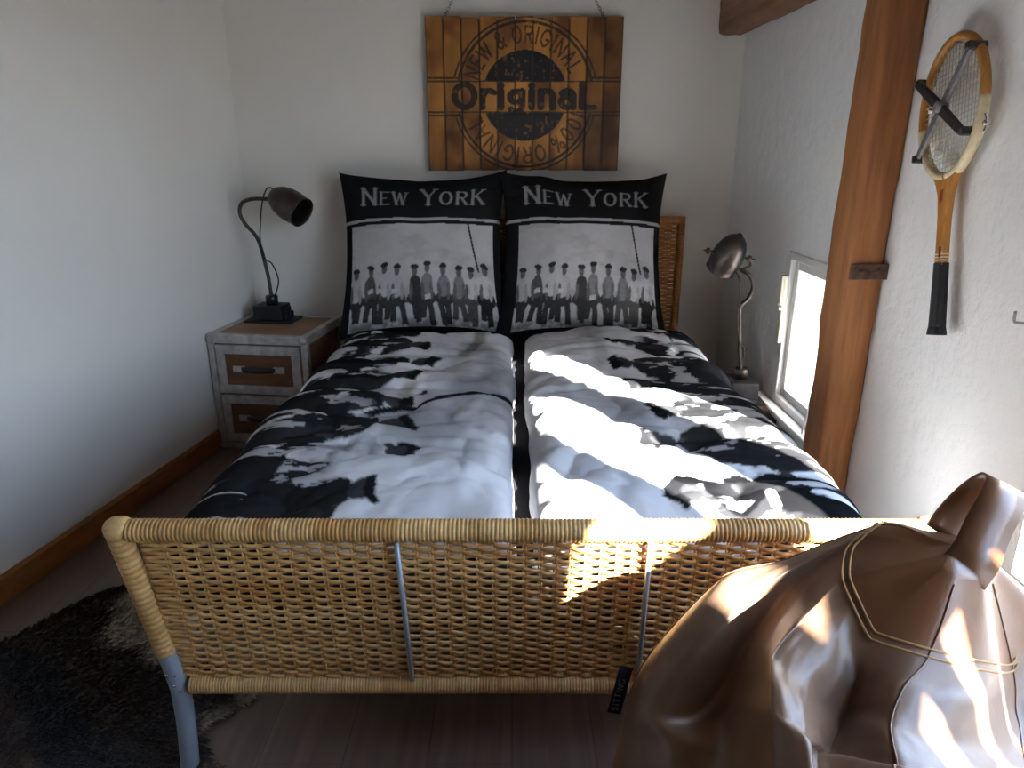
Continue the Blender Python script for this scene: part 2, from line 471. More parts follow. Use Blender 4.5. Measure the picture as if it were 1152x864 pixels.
def wrapped(mb, pts, r, pitch, seed, n=12, lo=(.52, .26, .075), hi=(.82, .53, .225)):
    """pole bound with cane: a tube whose radius ripples once per turn"""
    pts = [Vector(p) for p in pts]
    L = [0]
    for a, b in zip(pts, pts[1:]): L.append(L[-1] + (b - a).length)
    k = max(2, int(L[-1] / pitch)); sub = 4
    out, rs, cs = [], [], []
    lr = random.Random(seed); colours = []
    cur = lr.random()
    for i in range(k + 1):
        if lr.random() < .12: cur = lr.random()
        t = .65 * cur + .35 * lr.random()
        colours.append(tuple(lo[q_] + (hi[q_] - lo[q_]) * t for q_ in range(3)))
    j = 0
    for i in range(k * sub + 1):
        s = L[-1] * i / (k * sub)
        while j < len(L) - 2 and L[j + 1] < s: j += 1
        f = (s - L[j]) / max(1e-9, L[j + 1] - L[j])
        out.append(pts[j].lerp(pts[j + 1], f))
        ph = (i % sub) / sub
        d = [0, .8, 1, .8][i % sub]
        rs.append(r * (1 - .085) + r * .085 * d); 
        c = colours[min(k, i // sub)]
        if i % sub == 0: c = tuple(x * .62 for x in c)
        cs.append(c)
    mb.tube(out, rs, n, col=cs)

def weave(mb, y_of_z, x0, x1, z0, z1, rows, spacing, s0, s1, seed, step=8, r=.0044, lo=(.56, .26, .065), hi=(.88, .56, .24), flat=.55):
    """horizontal strands passing alternately in front of and behind paired stakes"""
    per = 2 * spacing
    n = int((x1 - x0) / per * step)
    for q in range(rows):
        z = z0 + (z1 - z0) * (q + .5) / rows
        ph = math.pi * (q % 2)
        pts, cs = [], []
        base = rng.random()
        for i in range(n + 1):
            x = x0 + (x1 - x0) * i / n
            amp = .0042 if s0 < x < s1 else .0012
            zz = z + .0012 * (2 * float(vnoise(x * 9, q * 3.1, seed)) - 1) - .0016 * math.cos(2 * math.pi * (x - s0) / per + ph)
            pts.append((x, y_of_z(z) + amp * math.sin(2 * math.pi * (x - s0) / per + ph), zz))
            t = .45 * float(vnoise(x * 2.2, q * .35, seed + 5)) + .3 * base + .25 * float(vnoise(x * 14, q * 1.7, seed + 8))
            t = min(1, max(0, 1.5 * t - .25))
            cs.append(tuple(lo[k_] + (hi[k_] - lo[k_]) * t for k_ in range(3)))
        mb.tube(pts, r, 5, col=cs, flat=flat, up=(0, 0, 1))
    k = int((s1 - s0) / spacing)
    for i in range(k + 1):
        x = s0 + i * spacing
        for d in (-.0028, .0028):
            t = rng.random()
            mb.tube([(x + d, y_of_z(z) , z) for z in np.linspace(z0 - .004, z1 + .004, 6)], .0021, 5, col=tuple((lo[k_] + (hi[k_] - lo[k_]) * (.3 + .6 * t)) for k_ in range(3)))

bed = thing('wicker_bed', 'wide woven cane bed with grey steel legs standing in the middle of the room', 'bed', (.02, 2.3, 0))
FZ0, FZ1 = .245, .640
def fy(z): return 1.222 - .062 * (z - FZ0) / (FZ1 - FZ0)
CX = .02
def fx(z): return .715 + .032 * (z - FZ0) / (FZ1 - FZ0)
foot = MB(); weave(foot, fy, CX - .712, CX + .712, FZ0 + .020, FZ1 - .020, 38, .0292, CX - .668, CX + .668, 21)
fo = foot.build('footboard', M['wicker'], bed); fo['label'] = 'woven cane footboard panel'
mb = MB(); wrapped(mb, [(CX - .725, fy(FZ1), FZ1), (CX + .725, fy(FZ1), FZ1)], .0225, .0078, 4)
mb.build('top_rail', M['wicker'], fo)
mb = MB(); wrapped(mb, [(CX - .690, fy(FZ0), FZ0), (CX + .690, fy(FZ0), FZ0)], .0215, .0062, 6)
mb.build('bottom_rail', M['wicker'], fo)
for sg in (-1, 1):
    mb = MB()
    wrapped(mb, [(CX + sg * fx(z), fy(z), z) for z in (.655, .60, .50, .40, .335)], .0215, .0125, 8 + sg)
    mb.lathe([(.006, -.024), (.018, -.02), (.0235, -.008), (.0235, .008), (.018, .02), (.006, .025)], (CX + sg * .742, fy(FZ1), FZ1 + .004), (1, 0, .1), 12, (.66, .42, .17))
    mb.build('side_binding', M['wicker'], fo)
    mb = MB()
    pts = [(CX + sg * fx(.36), fy(.36), .36), (CX + sg * .7195, fy(.30), .30), (CX + sg * .7180, fy(.22), .22), (CX + sg * .7225, 1.232, .12), (CX + sg * .735, 1.240, 0)]
    mb.tube(smooth_path(pts, 6), .0195, 16)
    lg = mb.build('leg', M['steel'], bed)
    for (z, dx) in ((.285, -.006), (.285, .010), (.255, .0), (.243, .008)):
        b_ = MB(); b_.lathe([(.0035, 0), (.003, .002), (.001, .003)], (CX + sg * fx(z) + dx, fy(z) - .0185, z), (0, -1, 0), 8); b_.build('rivet', M['chrome'], lg)
for x in (-.212, .254):
    mb = MB(); mb.tube([(x, fy(FZ1) - .012, FZ1 - .018), (x + .006, fy(FZ0) - .012, FZ0 + .018)], .0052, 8); mb.build('support_rod', M['steel'], fo)
# headboard
HY = 3.395
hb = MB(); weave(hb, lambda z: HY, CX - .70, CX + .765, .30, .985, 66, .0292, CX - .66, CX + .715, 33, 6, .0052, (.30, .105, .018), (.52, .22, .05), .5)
ho = hb.build('headboard', M['wicker'], bed); ho['label'] = 'woven cane headboard panel'
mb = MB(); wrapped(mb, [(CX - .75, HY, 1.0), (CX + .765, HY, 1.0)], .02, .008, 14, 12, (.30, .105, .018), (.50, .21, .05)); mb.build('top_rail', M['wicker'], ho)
for x in (CX - .755, CX + .772):
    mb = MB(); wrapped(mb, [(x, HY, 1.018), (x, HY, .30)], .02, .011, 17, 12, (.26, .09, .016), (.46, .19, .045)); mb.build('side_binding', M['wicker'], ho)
    mb = MB(); mb.tube([(x, HY, .31), (x, HY, 0)], .0195, 14); mb.build('leg', M['steel'], bed)
for sg in (-1, 1):
    mb = MB(); mb.box((CX + sg * .71 - .015, 1.225, .27), (CX + sg * .71 + .015, HY, .33)); mb.build('side_rail', M['steel'], bed, False, .003)
mb = MB()
for i in range(12):
    y = 1.34 + i * .172
    mb.box((CX - .70, y, .315), (CX + .70, y + .07, .333))
mb.build('slat_base', M['base_wood'], bed, False)

# mattress with black fitted sheet
def rounded_slab(mb, x0, x1, y0, y1, z0, z1, r, nx, ny, hfun=None):
    xs = np.linspace(x0, x1, nx); 
    mb.box((x0, y0, z0), (x1, y1, z1))
mb = MB(); mb.box((CX - .69, 1.262, .334), (CX + .69, 3.365, .50))
mat_o = mb.build('mattress', M['black_fabric'], None, True, .045, False, 5)
tag(mat_o, 'mattress in a black fitted sheet seen in the gap between the two quilts', 'mattress')

# ------------------------------------------------------------------ printed cloth
def seg_d(px, py, segs):
    d = np.full(px.shape, 9.0)
    for (x0, y0, x1, y1) in segs:
        dx, dy = x1 - x0, y1 - y0; L = dx * dx + dy * dy + 1e-12
        t = np.clip(((px - x0) * dx + (py - y0) * dy) / L, 0, 1)
        d = np.minimum(d, np.hypot(px - x0 - t * dx, py - y0 - t * dy))
    return d
def arc(cx, cy, rx, ry, a0, a1, n=14):
    p = [(cx + rx * math.cos(R(a0 + (a1 - a0) * i / n)), cy + ry * math.sin(R(a0 + (a1 - a0) * i / n))) for i in range(n + 1)]
    return [(*p[i], *p[i + 1]) for i in range(n)]
def poly(*p): return [(*p[i], *p[i + 1]) for i in range(len(p) - 1)]
GL = {
 'N': (.72, poly((.04, 0), (.04, 1), (.68, 0), (.68, 1))),
 'E': (.56, poly((.52, 1), (.04, 1), (.04, 0), (.52, 0)) + poly((.04, .52), (.42, .52))),
 'W': (.95, poly((0, 1), (.24, 0), (.47, .9), (.70, 0), (.94, 1))),
 'O': (.78, arc(.38, .5, .36, .5, 0, 360, 24)),
 'R': (.66, poly((.04, 0), (.04, 1), (.34, 1)) + arc(.34, .75, .26, .25, 90, -90) + poly((.34, .5), (.04, .5)) + poly((.30, .5), (.64, 0))),
 'I': (.16, poly((.08, 0), (.08, 1))),
 'G': (.74, arc(.38, .5, .36, .5, 50, 335, 20) + poly((.72, .3), (.72, .42), (.45, .42))),
 'A': (.74, poly((0, 0), (.36, 1), (.72, 0)) + poly((.14, .35), (.58, .35))),
 'L': (.54, poly((.04, 1), (.04, 0), (.5, 0))),
 'Y': (.72, poly((0, 1), (.36, .48), (.72, 1)) + poly((.36, .48), (.36, 0))),
 'K': (.70, poly((.04, 0), (.04, 1)) + poly((.66, 1), (.06, .45)) + poly((.24, .60), (.68, 0))),
 'S': (.6, arc(.3, .74, .26, .26, 30, 270, 12) + arc(.3, .25, .26, .25, 90, -150, 12)),
 'T': (.6, poly((0, 1), (.6, 1)) + poly((.3, 1), (.3, 0))),
 '1': (.2, poly((.0, .8), (.12, 1), (.12, 0))),
 '0': (.6, arc(.3, .5, .26, .5, 0, 360, 20)),
 '%': (.8, arc(.16, .78, .14, .2, 0, 360, 12) + arc(.62, .22, .14, .2, 0, 360, 12) + poly((.64, 1), (.14, 0))),
 '&': (.76, poly((.74, 0), (.18, .72)) + arc(.32, .80, .17, .20, 215, -40, 14) + poly((.45, .67), (.12, .40)) + arc(.28, .24, .24, .24, 120, 330, 14) + poly((.48, .12), (.72, .52))),
 'r': (.46, poly((.06, 0), (.06, .72)) + arc(.30, .48, .22, .24, 170, 40, 10)),
 'i': (.16, poly((.08, 0), (.08, .72)) + poly((.08, .92), (.08, .96))),
 'g': (.56, arc(.27, .46, .22, .24, 0, 360, 16) + poly((.49, .72), (.49, .05)) + arc(.27, .02, .22, .2, 0, -150, 10)),
 'n': (.56, poly((.06, 0), (.06, .72)) + arc(.28, .46, .22, .26, 180, 0, 12) + poly((.50, .46), (.50, 0))),
 'a': (.56, arc(.26, .24, .21, .24, 0, 360, 16) + arc(.27, .50, .22, .22, 150, 0, 10) + poly((.49, .5), (.49, 0))),
}
def text_mask(px, py, text, x0, h, th, gap=.18, space=.5, serif=0, sizes=None, fit=None):
    """1 inside letters; text baseline y=0, left x0; h letter height; th half stroke (fraction of h)"""
    out = np.zeros(px.shape)
    tot = sum((space if ch == ' ' else GL[ch][0]) * (sizes[i] if sizes else 1) + (0 if ch == ' ' else gap) for i, ch in enumerate(text)) - gap
    kx = (fit / (tot * h)) if fit else 1.0
    x = x0
    for i, ch in enumerate(text):
        sc = h * (sizes[i] if sizes else 1)
        if ch == ' ':
            x += space * sc * kx; continue
        w, sg = GL[ch]
        sel = (px > x - .25 * sc) & (px < x + (w + .25) * sc * kx + .1 * sc) & (py > -.4 * sc) & (py < 1.2 * sc)
        if sel.any():
            qx = (px[sel] - x) / (sc * kx); qy = py[sel] / sc
            if serif:
                ins = np.zeros(qx.shape, bool)
                for s_ in sg:
                    dx, dy = s_[2] - s_[0], s_[3] - s_[1]
                    a = abs(dy) / (math.hypot(dx, dy) + 1e-9)
                    wgt = th * (.40 + .60 * (a if dx * dy <= 0 else .25 * a))
                    if ch == 'O': wgt = th * (.45 + .55 * a)
                    ins |= seg_d(qx, qy, [s_]) < wgt
                ends = []
                for s_ in sg:
                    for (ex, ey) in ((s_[0], s_[1]), (s_[2], s_[3])):
                        if (ey in (0, 1)) and ch not in 'OGS': ends.append((ex - .13, ey, ex + .13, ey))
                if ends: ins |= seg_d(qx, qy, ends) < th * .36
                v = ins.astype(float)
            else:
                v = (seg_d(qx, qy, sg) < th).astype(float)
            out[sel] = np.maximum(out[sel], v)
        x += (w * sc + gap * h) * kx
    return out

def crowd(s, t, n, seed, dens=1.0, lean=0.0, streak=0.0, e=(.003, .004), shirts=(.05, .07, .62, .10, .20, .05, .70, .08)):
    return sum(crowd1(s + a * e[0], t + b * e[1], n, seed, dens, lean, streak, shirts) for a, b in ((-.75, -.25), (-.25, .75), (.25, -.75), (.75, .25))) / 4
def crowd1(s, t, n, seed, dens, lean, streak, shirts):
    """generic printed row of seated people: s along the row 0..1, t up the picture 0..1"""
    lr = random.Random(seed)
    s = np.asarray(s, float); t = np.asarray(t, float)
    g = .60 + .22 * fbm(s * 5, t * 4, seed, 4) - .20 * sstep(.55, .75, fbm(s * 4 + 9, t * 7, seed + 3, 4))
    g = g * (1 - .15 * sstep(.3, .8, t) * fbm(s * 9, t * 9, seed + 5, 3))
    S = s + lean * (t - .3) + streak * (fbm(t * 9, s * 7, seed + 6, 3) - .5) * .05
    T = t + streak * (fbm(s * 26, t * 8, seed + 7, 3) - .5) * .10
    w = 1.0 / n
    def put(mask, val):
        nonlocal g
        g = np.where(mask, val * (.8 + .4 * fbm(s * 60, t * 60, seed + 11, 2)), g)
    put((np.abs(T - .205) < .015), .10)
    for i in range(n):
        c = (i + .5) * w + lr.uniform(-.12, .12) * w; H = lr.uniform(-.02, .05)
        shirt = lr.choice(shirts); trous = lr.choice([.03, .05, .08, .045])
        for d in (-.22, .20):   # hanging legs
            cx = c + d * w + lr.uniform(-.1, .1) * w; bot = lr.uniform(.00, .07); k = lr.uniform(-.3, .3) * w
            put((np.abs(S - cx - k * (.2 - T) / .2) < .20 * w) & (T > bot) & (T < .23), trous)
        put(((S - c) / (.58 * w)) ** 2 + ((T - .225) / .065) ** 2 < 1, trous)                  # lap
        put(((S - c) / (.42 * w)) ** 2 + ((T - .325 - H * .5) / .095) ** 2 < 1, shirt)         # torso
        put(((S - c - .30 * w) / (.13 * w)) ** 2 + ((T - .29) / .075) ** 2 < 1, shirt * .6 + .02)
        put(((S - c + .30 * w) / (.12 * w)) ** 2 + ((T - .29) / .07) ** 2 < 1, .12)
        put(((S - c) / (.19 * w)) ** 2 + ((T - .450 - H) / .046) ** 2 < 1, .12)                # head
        put((((S - c) / (.27 * w)) ** 2 + ((T - .484 - H) / .022) ** 2 < 1), .035)             # flat cap
        if lr.random() < .4:
            cx = c + lr.uniform(-.3, .3) * w; ct = lr.uniform(.24, .3)
            put((np.abs(S - cx) < .2 * w) & (np.abs(T - ct) < .02), .78)
    return g

# quilts -------------------------------------------------------------
MZ = .502
def quilt(name, side, label, seed):
    """side -1 left, +1 right. a across from the gap outward, b from foot to head"""
    NA, NB = 210, 290
    gap = CX - .016 if side < 0 else CX + .026
    edge = CX + side * .69
    y0, y1 = 1.283, 3.02
    a = np.linspace(0, 1, NA); b = np.linspace(0, 1, NB)
    a = .5 - .5 * np.cos(math.pi * a) * (.45 + .55 * np.abs(np.cos(math.pi * a)) ** .5); 
    b = .5 - .5 * np.cos(math.pi * b) * (.45 + .55 * np.abs(np.cos(math.pi * b)) ** .5)
    A, B = np.meshgrid(a, b, indexing='ij')
    flat = abs(edge - gap); over = .16
    wid = flat + over
    # outline of the quilt drawn in a little towards the foot, wavering along the gap
    wave = .016 * (fbm(B * 6, B * 0, seed, 3) - .5) * 2
    S = A * wid * (1 - .07 * (1 - B) * 1) + wave * (1 - A)
    Y = y0 + (y1 - y0) * B + .015 * (fbm(A * 4, B * 0, seed + 2, 2) - .5) * (1 - B) + .03 * (fbm(A * 3, B * 0, seed + 4, 2) - .5) * B
    # base curve: flat, quarter round, drop
    r = .05; q = r * math.pi / 2
    bx = np.where(S < flat - r, S, np.where(S < flat - r + q, flat - r + r * np.sin(np.clip((S - flat + r) / r, 0, math.pi / 2)), flat))
    bz = np.where(S < flat - r, 0, np.where(S < flat - r + q, -r * (1 - np.cos(np.clip((S - flat + r) / r, 0, math.pi / 2))), -r - (S - (flat - r + q))))
    ang = np.clip((S - flat + r) / r, 0, math.pi / 2)
    nx, nz = np.sin(ang), np.cos(ang)
    u = np.clip(2 * A - 1, -1, 1); v = np.clip(2 * B - 1, -1, 1)
    edgef = (1 - np.abs(u) ** 9) ** .5 * (1 - np.abs(v) ** 22) ** .5
    th = .098 if side > 0 else .088
    puff = fbm(S * 3.2 + 5, Y * 2.6, seed + 6, 3) - .5
    xw = S; 
    ridge = np.abs(2 * fbm(xw * 2.6 + .9 * Y, Y * 4.6 - .8 * xw, seed + 8, 2) - 1)
    fine = np.abs(2 * fbm(xw * 9 + 2 * Y, Y * 11, seed + 10, 3) - 1)
    Tk = th + .050 * puff - .022 * (1 - ridge) ** 4 - .008 * (1 - fine) ** 3 
    for yc, am in ((1.72, .007), (2.18, .008), (2.62, .006)):
        yy = yc + .05 * (A - .5) + .015 * (vnoise(A * 5, A * 0 + yc, seed) - .5)
        Tk = Tk - am * np.exp(-((Y - yy) / .016) ** 2) + am * .6 * np.exp(-((Y - yy - .04) / .03) ** 2)
    # gathers running in from the gap edge
    Tk = Tk + .010 * np.exp(-S / .10) * np.sin(Y * 52 + 6 * vnoise(Y * 4, Y * 0, seed))
    Tk = np.maximum(Tk, .03) * edgef + .003
    X = gap + side * (bx + nx * Tk)
    Z = MZ + bz + nz * Tk
    # rounded bulge of the free edges
    X = X - side * .020 * np.exp(-(A / .03) ** 2) * 0
    top = np.stack([X, Y, Z], -1)
    Xb = gap + side * (bx + nx * .002); Zb = MZ + bz + nz * .002
    bot = np.stack([Xb, Y, Zb], -1)
    # print
    t = 1 - A * 1.0
    if side < 0:
        pic = crowd(B * 1.0, (1 - A) * .80 + .0, 8, 41, 1, -.15, 1.0, shirts=(.05, .07, .06, .10, .3, .05, .04, .5))
        pole = (1 - sstep(.006, .012, np.abs((B - .36) - .10 * (1 - A) + .05 * np.sin((1 - A) * 5)))) * (A < .62)
        pic = pic * (1 - pole) + .03 * pole
    else:
        pic = crowd(1 - B, (1 - A) * .86 + .0, 7, 57, 1, .15, 1.0, shirts=(.05, .07, .06, .10, .05, .04, .3))
        pole = (1 - sstep(.002, .005, np.abs((B - .93) - .05 * (1 - A)))) * (A < .5)
        pic = pic * (1 - pole) + .05 * pole
    if side > 0:
        w_ = .35 * (fbm(A * 16, B * 24, 301, 3) - .5)
        d1 = np.minimum(np.hypot((A - .58) / .085, (B - .085) / .052), np.hypot((A - .47) / .05, (B - .115) / .022)) + w_
        d1 = np.minimum(d1, np.hypot((A - .82) / .16, (B - .05) / .030) + w_)
        k_ = 1 - sstep(.90, 1.0, d1); pic = pic * (1 - k_) + .012 * k_
        k_ = 1 - sstep(.8, 1.0, np.minimum(np.hypot((A - .60) / .022, (B - .095) / .014), np.hypot((A - .67) / .016, (B - .055) / .022)) + 1.6 * w_); pic = pic * (1 - k_) + .6 * k_
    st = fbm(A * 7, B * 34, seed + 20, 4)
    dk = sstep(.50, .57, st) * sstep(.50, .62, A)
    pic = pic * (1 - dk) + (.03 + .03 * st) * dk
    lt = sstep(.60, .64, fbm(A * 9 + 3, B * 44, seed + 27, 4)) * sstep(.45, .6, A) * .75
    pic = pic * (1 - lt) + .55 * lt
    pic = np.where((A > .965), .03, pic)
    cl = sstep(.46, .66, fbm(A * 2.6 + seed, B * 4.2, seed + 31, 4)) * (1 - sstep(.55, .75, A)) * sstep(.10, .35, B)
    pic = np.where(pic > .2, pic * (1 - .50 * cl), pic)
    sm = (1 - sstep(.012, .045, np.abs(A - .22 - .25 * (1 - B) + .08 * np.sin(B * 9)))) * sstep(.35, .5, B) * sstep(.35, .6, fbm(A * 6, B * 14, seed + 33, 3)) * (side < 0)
    pic = np.where(pic < .2, pic * .36, pic)
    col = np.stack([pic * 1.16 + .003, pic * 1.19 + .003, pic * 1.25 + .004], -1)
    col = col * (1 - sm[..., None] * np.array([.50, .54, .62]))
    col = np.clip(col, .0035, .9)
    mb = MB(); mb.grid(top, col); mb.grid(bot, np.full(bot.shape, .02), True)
    o = mb.build(name, M['print'], None, True, 0, True)
    return tag(o, label, 'quilt', 'printed quilts on the bed')
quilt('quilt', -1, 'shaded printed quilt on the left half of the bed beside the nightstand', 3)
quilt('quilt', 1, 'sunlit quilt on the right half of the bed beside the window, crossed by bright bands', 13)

# pillows --------------------------------------------------------------
def pillow(cx, cy, cz, hu, hv, roll, label, seed, lm):
    N = 230
    g = np.linspace(-1, 1, N); g = np.sign(g) * (1 - (1 - np.abs(g)) ** 1.25)
    U, V = np.meshgrid(g, g, indexing='ij')
    x = hu * U * (1 - .06 * (1 - V ** 2) - .015 * V) * (1 + .05 * np.abs(U) ** 3 * np.abs(V) ** 3)
    y = hv * V * (1 - .075 * (1 - U ** 2)) * (1 + .06 * np.abs(U) ** 4 * np.abs(V) ** 4)
    y = y + .012 * (fbm(U * 2 + 3, V * 0, seed, 2) - .5) * 2 * sstep(0, 1, V)
    prof = np.clip((1 - np.abs(U) ** 2.6), 0, 1) ** .62 * np.clip((1 - np.abs(V) ** 2.6), 0, 1) ** .62
    wr = fbm(U * 3 + seed, V * 3, seed + 1, 4) - .5
    cor = np.abs(2 * fbm(U * 5 + V * 3, V * 5 - U * 3, seed + 3, 2) - 1)
    corner = sstep(.35, 1, np.abs(U)) * sstep(.35, 1, np.abs(V))
    front = .115 * prof + (.022 * wr - .02 * (1 - cor) ** 4 * corner) * np.clip(prof * 4, 0, 1) + .004
    back = -(.085 * prof + .004)
    tilt = Vector((0, .33, .944)).normalized(); side = Vector((1, 0, 0)); nrm = side.cross(tilt)   # towards viewer (-Y)
    rm = Matrix.Rotation(R(roll), 3, nrm); side = rm @ side; tilt = rm @ tilt
    C = np.array([cx, cy, cz])
    def place(h): return C + x[..., None] * np.array(side) + y[..., None] * np.array(tilt) + h[..., None] * np.array(nrm)
    s = (U + 1) / 2; t = (V + 1) / 2
    # print
    tb = .66 + .012 * np.sin(math.pi * s)
    pic = crowd((s - lm) / (1 - lm - .05), t / .66 * .86 - .02, 10, 91, 1.0, 0, .35)
    pic = np.where(pic > .27, .27 + (pic - .27) * .45, pic)
    pic = pic * (1 - .55 * (1 - sstep(.03, .10, t)) * sstep(.4, .6, fbm(s * 30, t * 30, 31, 3)))
    pole = np.abs(s - (.80 + .10 * (tb - t) / .5)) < .006
    pic = np.where(pole & (t > .36), .04, pic)
    pic = np.where((s < lm) | (s > .955), .016, pic)
    pic = np.where(t < .015, .016, pic)
    pic = np.where(t > tb, .016, pic)
    pic = np.where((t > tb + .022) & (t < tb + .040), .36, pic)
    sz = [1.15, .85, .85, 1, 1.15, .9, .9, .98]
    tm = sum(text_mask(s + a * .003, t - .800 + b * .003, 'NEW YORK', .13, .098, .085, .30, .62, 1, sz, .76) for a, b in ((-.75, -.25), (-.25, .75), (.25, -.75), (.75, .25))) / 4
    pic = pic * (1 - tm) + .27 * tm
    col = np.clip(np.stack([pic * 1.10, pic * 1.10, pic * 1.13], -1), .012, .9)
    mb = MB(); mb.grid(place(front), col)
    mb.grid(place(back), np.full(col.shape, .016), True)
    # close the rim
    for e in (0, 1):
        for ax in (0, 1):
            idx = 0 if e == 0 else N - 1
            f = place(front); k = place(back)
            P = np.stack([f[idx, :] if ax == 0 else f[:, idx], k[idx, :] if ax == 0 else k[:, idx]], 0)
            mb.grid(P, np.full(P.shape, .016))
    o = mb.build('pillow', M['print'], None, True, 0, True)
    return tag(o, label, 'pillow', 'pillows leaning on the headboard')
pillow(-.398, 3.225, .862, .366, .36, 0.6, 'black and grey lettered pillow on the left half of the bed near the nightstand', 5, .05)
pillow(.312, 3.195, .864, .362, .36, -1.0, 'black and grey lettered pillow on the right half, beside the bare cane headboard end', 12, .085)

# ------------------------------------------------------------------ plank sign
SX0, SX1, SZ0, SZ1, SY = -.385, .493, 1.222, 1.868, 3.468
sign = thing('plank_sign', 'stained wooden plank sign with dark round stamp lettering hanging over the bed', 'sign', (.055, 3.48, SZ0))
NP = 11; pwid = (SX1 - SX0) / NP
CC = (.058, 1.545)
mb_prev = None
for i in range(NP):
    x0 = SX0 + i * pwid + .0010; x1 = SX0 + (i + 1) * pwid - .0010
    lr = random.Random(100 + i)
    nx, nz = 30, 230
    bow = lr.uniform(-.002, .002)
    xs = np.linspace(x0, x1, nx); zs_ = np.linspace(SZ0 + lr.uniform(-.003, .003), SZ1 + lr.uniform(-.003, .003), nz)
    X, Z = np.meshgrid(xs, zs_, indexing='ij')
    px, pz = X - CC[0], Z - CC[1]
    rr = np.hypot(px, pz); th_ = np.arctan2(px, pz)
    band = np.abs(Z - 1.5415) < .068
    ink = np.zeros(X.shape)
    ink = np.where((rr < .192) & ~band, 1, ink)                                     # dark disc
    outer = ((rr > .300) & (rr < .312)) | ((rr > .322) & (rr < .330))
    ink = np.where(outer & ~band, .9, ink)
    zl = np.abs(Z - 1.5415)
    ink = np.where((zl > .062) & (zl < .068), .85, ink)                             # thin rule
    ink = np.where((zl > .074) & (zl < .084) & (rr > .30), .9, ink)                 # rule outside the ring
    ink = np.where((zl > .068) & (zl < .074) & (rr > .312), 0, ink)
    tm = text_mask(px + .325, pz + .048, 'OriginaL', .005, .098, .125, .20, .4, 0, None, .64)
    ink = np.where(band & (tm > .5), .95, ink)
    Rm = .222
    st = (np.where(th_ < R(-90), th_ + 2 * math.pi, th_)) * .255
    hgt = (rr - Rm)
    tm = text_mask(st - R(-72) * .255, hgt, 'NEW & ORIGINAL', 0, .066, .085, .34, .45, 0, None, R(137) * .255)
    ink = np.where((tm > .5) & ~band, .82, ink)
    tm = text_mask(st - R(107) * .255, hgt, '100% ORIGINAL', 0, .066, .085, .34, .45, 0, None, R(140) * .255)
    ink = np.where((tm > .5) & ~band, .78, ink)
    wear = fbm(X * 70, Z * 55, 40 + i, 4)
    ink = ink * (1 - .35 * sstep(.62, .74, wear))
    base = .25 + .75 * fbm(X * 9 + i * 5, Z * 5 + i * 2, 60 + i, 4)
    kk = lr.uniform(.6, 1.05) * (1.0 if 2 < i < 9 else .72)
    blot = sstep(.45, .72, fbm(X * 7 + i * 3, Z * 6.5, 80 + i, 3))
    w0 = np.array([.66, .285, .062]); w1_ = np.array([.22, .07, .02])
    wc = (w0 * (1 - blot[..., None] * .8) + w1_ * blot[..., None] * .8) * (base * kk * 1.3)[..., None]
    edge = np.minimum(X - x0, x1 - X)
    wc = wc * (.22 + .78 * sstep(0, .006, edge))[..., None]
    col = wc * (1 - ink[..., None]) + np.array([.018, .017, .019]) * ink[..., None]
    Yf = SY + bow * np.ones(X.shape)
    mb = MB(); P = np.stack([X, Yf, Z], -1); mb.grid(P, col)
    Q = P.copy(); Q[..., 1] = SY + .018
    # sides and back
    bk = np.array([.12, .05, .018])
    mb.grid(Q[::nx - 1, ::nz - 1], np.tile(bk, (2, 2, 1)), True)
    for A_, B_ in ((P[0, :], Q[0, :]), (P[-1, :], Q[-1, :])):
        mb.grid(np.stack([A_, B_], 0), np.tile(bk, (2, nz, 1)))
    for A_, B_ in ((P[:, 0], Q[:, 0]), (P[:, -1], Q[:, -1])):
        mb.grid(np.stack([A_, B_], 0), np.tile(bk, (2, nx, 1)))
    mb.build('plank', M['sign_wood'], sign, False)
mb = MB(); mb.box((SX0 + .004, SY + .0182, SZ0 + .006), (SX1 - .004, SY + .0215, SZ1 - .006)); mb.build('gap_shade_sheet', M['black_leather'], sign, False)  # dark sheet added so the gaps between planks look shaded
for z in (1.33, 1.76):
    mb = MB(); mb.box((SX0 + .02, SY + .0216, z - .02), (SX1 - .02, SY + .040, z + .02)); mb.build('back_batten', M['drawer_wood'], sign, False)
for (x0, z0, x1, z1) in ((-.302, 1.862, -.19, 2.06), (.408, 1.865, .29, 2.06)):
    mb = MB(); a0 = Vector((x0, SY + .009, z0)); a1 = Vector((x1, SY + .012, z1)); d = (a1 - a0); L = d.length; d.normalize()
    k = int(L / .0125)
    for i in range(k):
        c = a0 + d * (L * (i + .5) / k)
        w = d.cross(Vector((0, 1, 0))).normalized() if i % 2 else Vector((0, 1, 0))
        pts = [c + d * (.0095 * math.cos(t)) + w * (.0048 * math.sin(t)) for t in np.linspace(0, 2 * math.pi, 12, endpoint=False)]
        mb.tube(pts, .0014, 6, closed=True)
    mb.build('chain', M['chain'], sign)

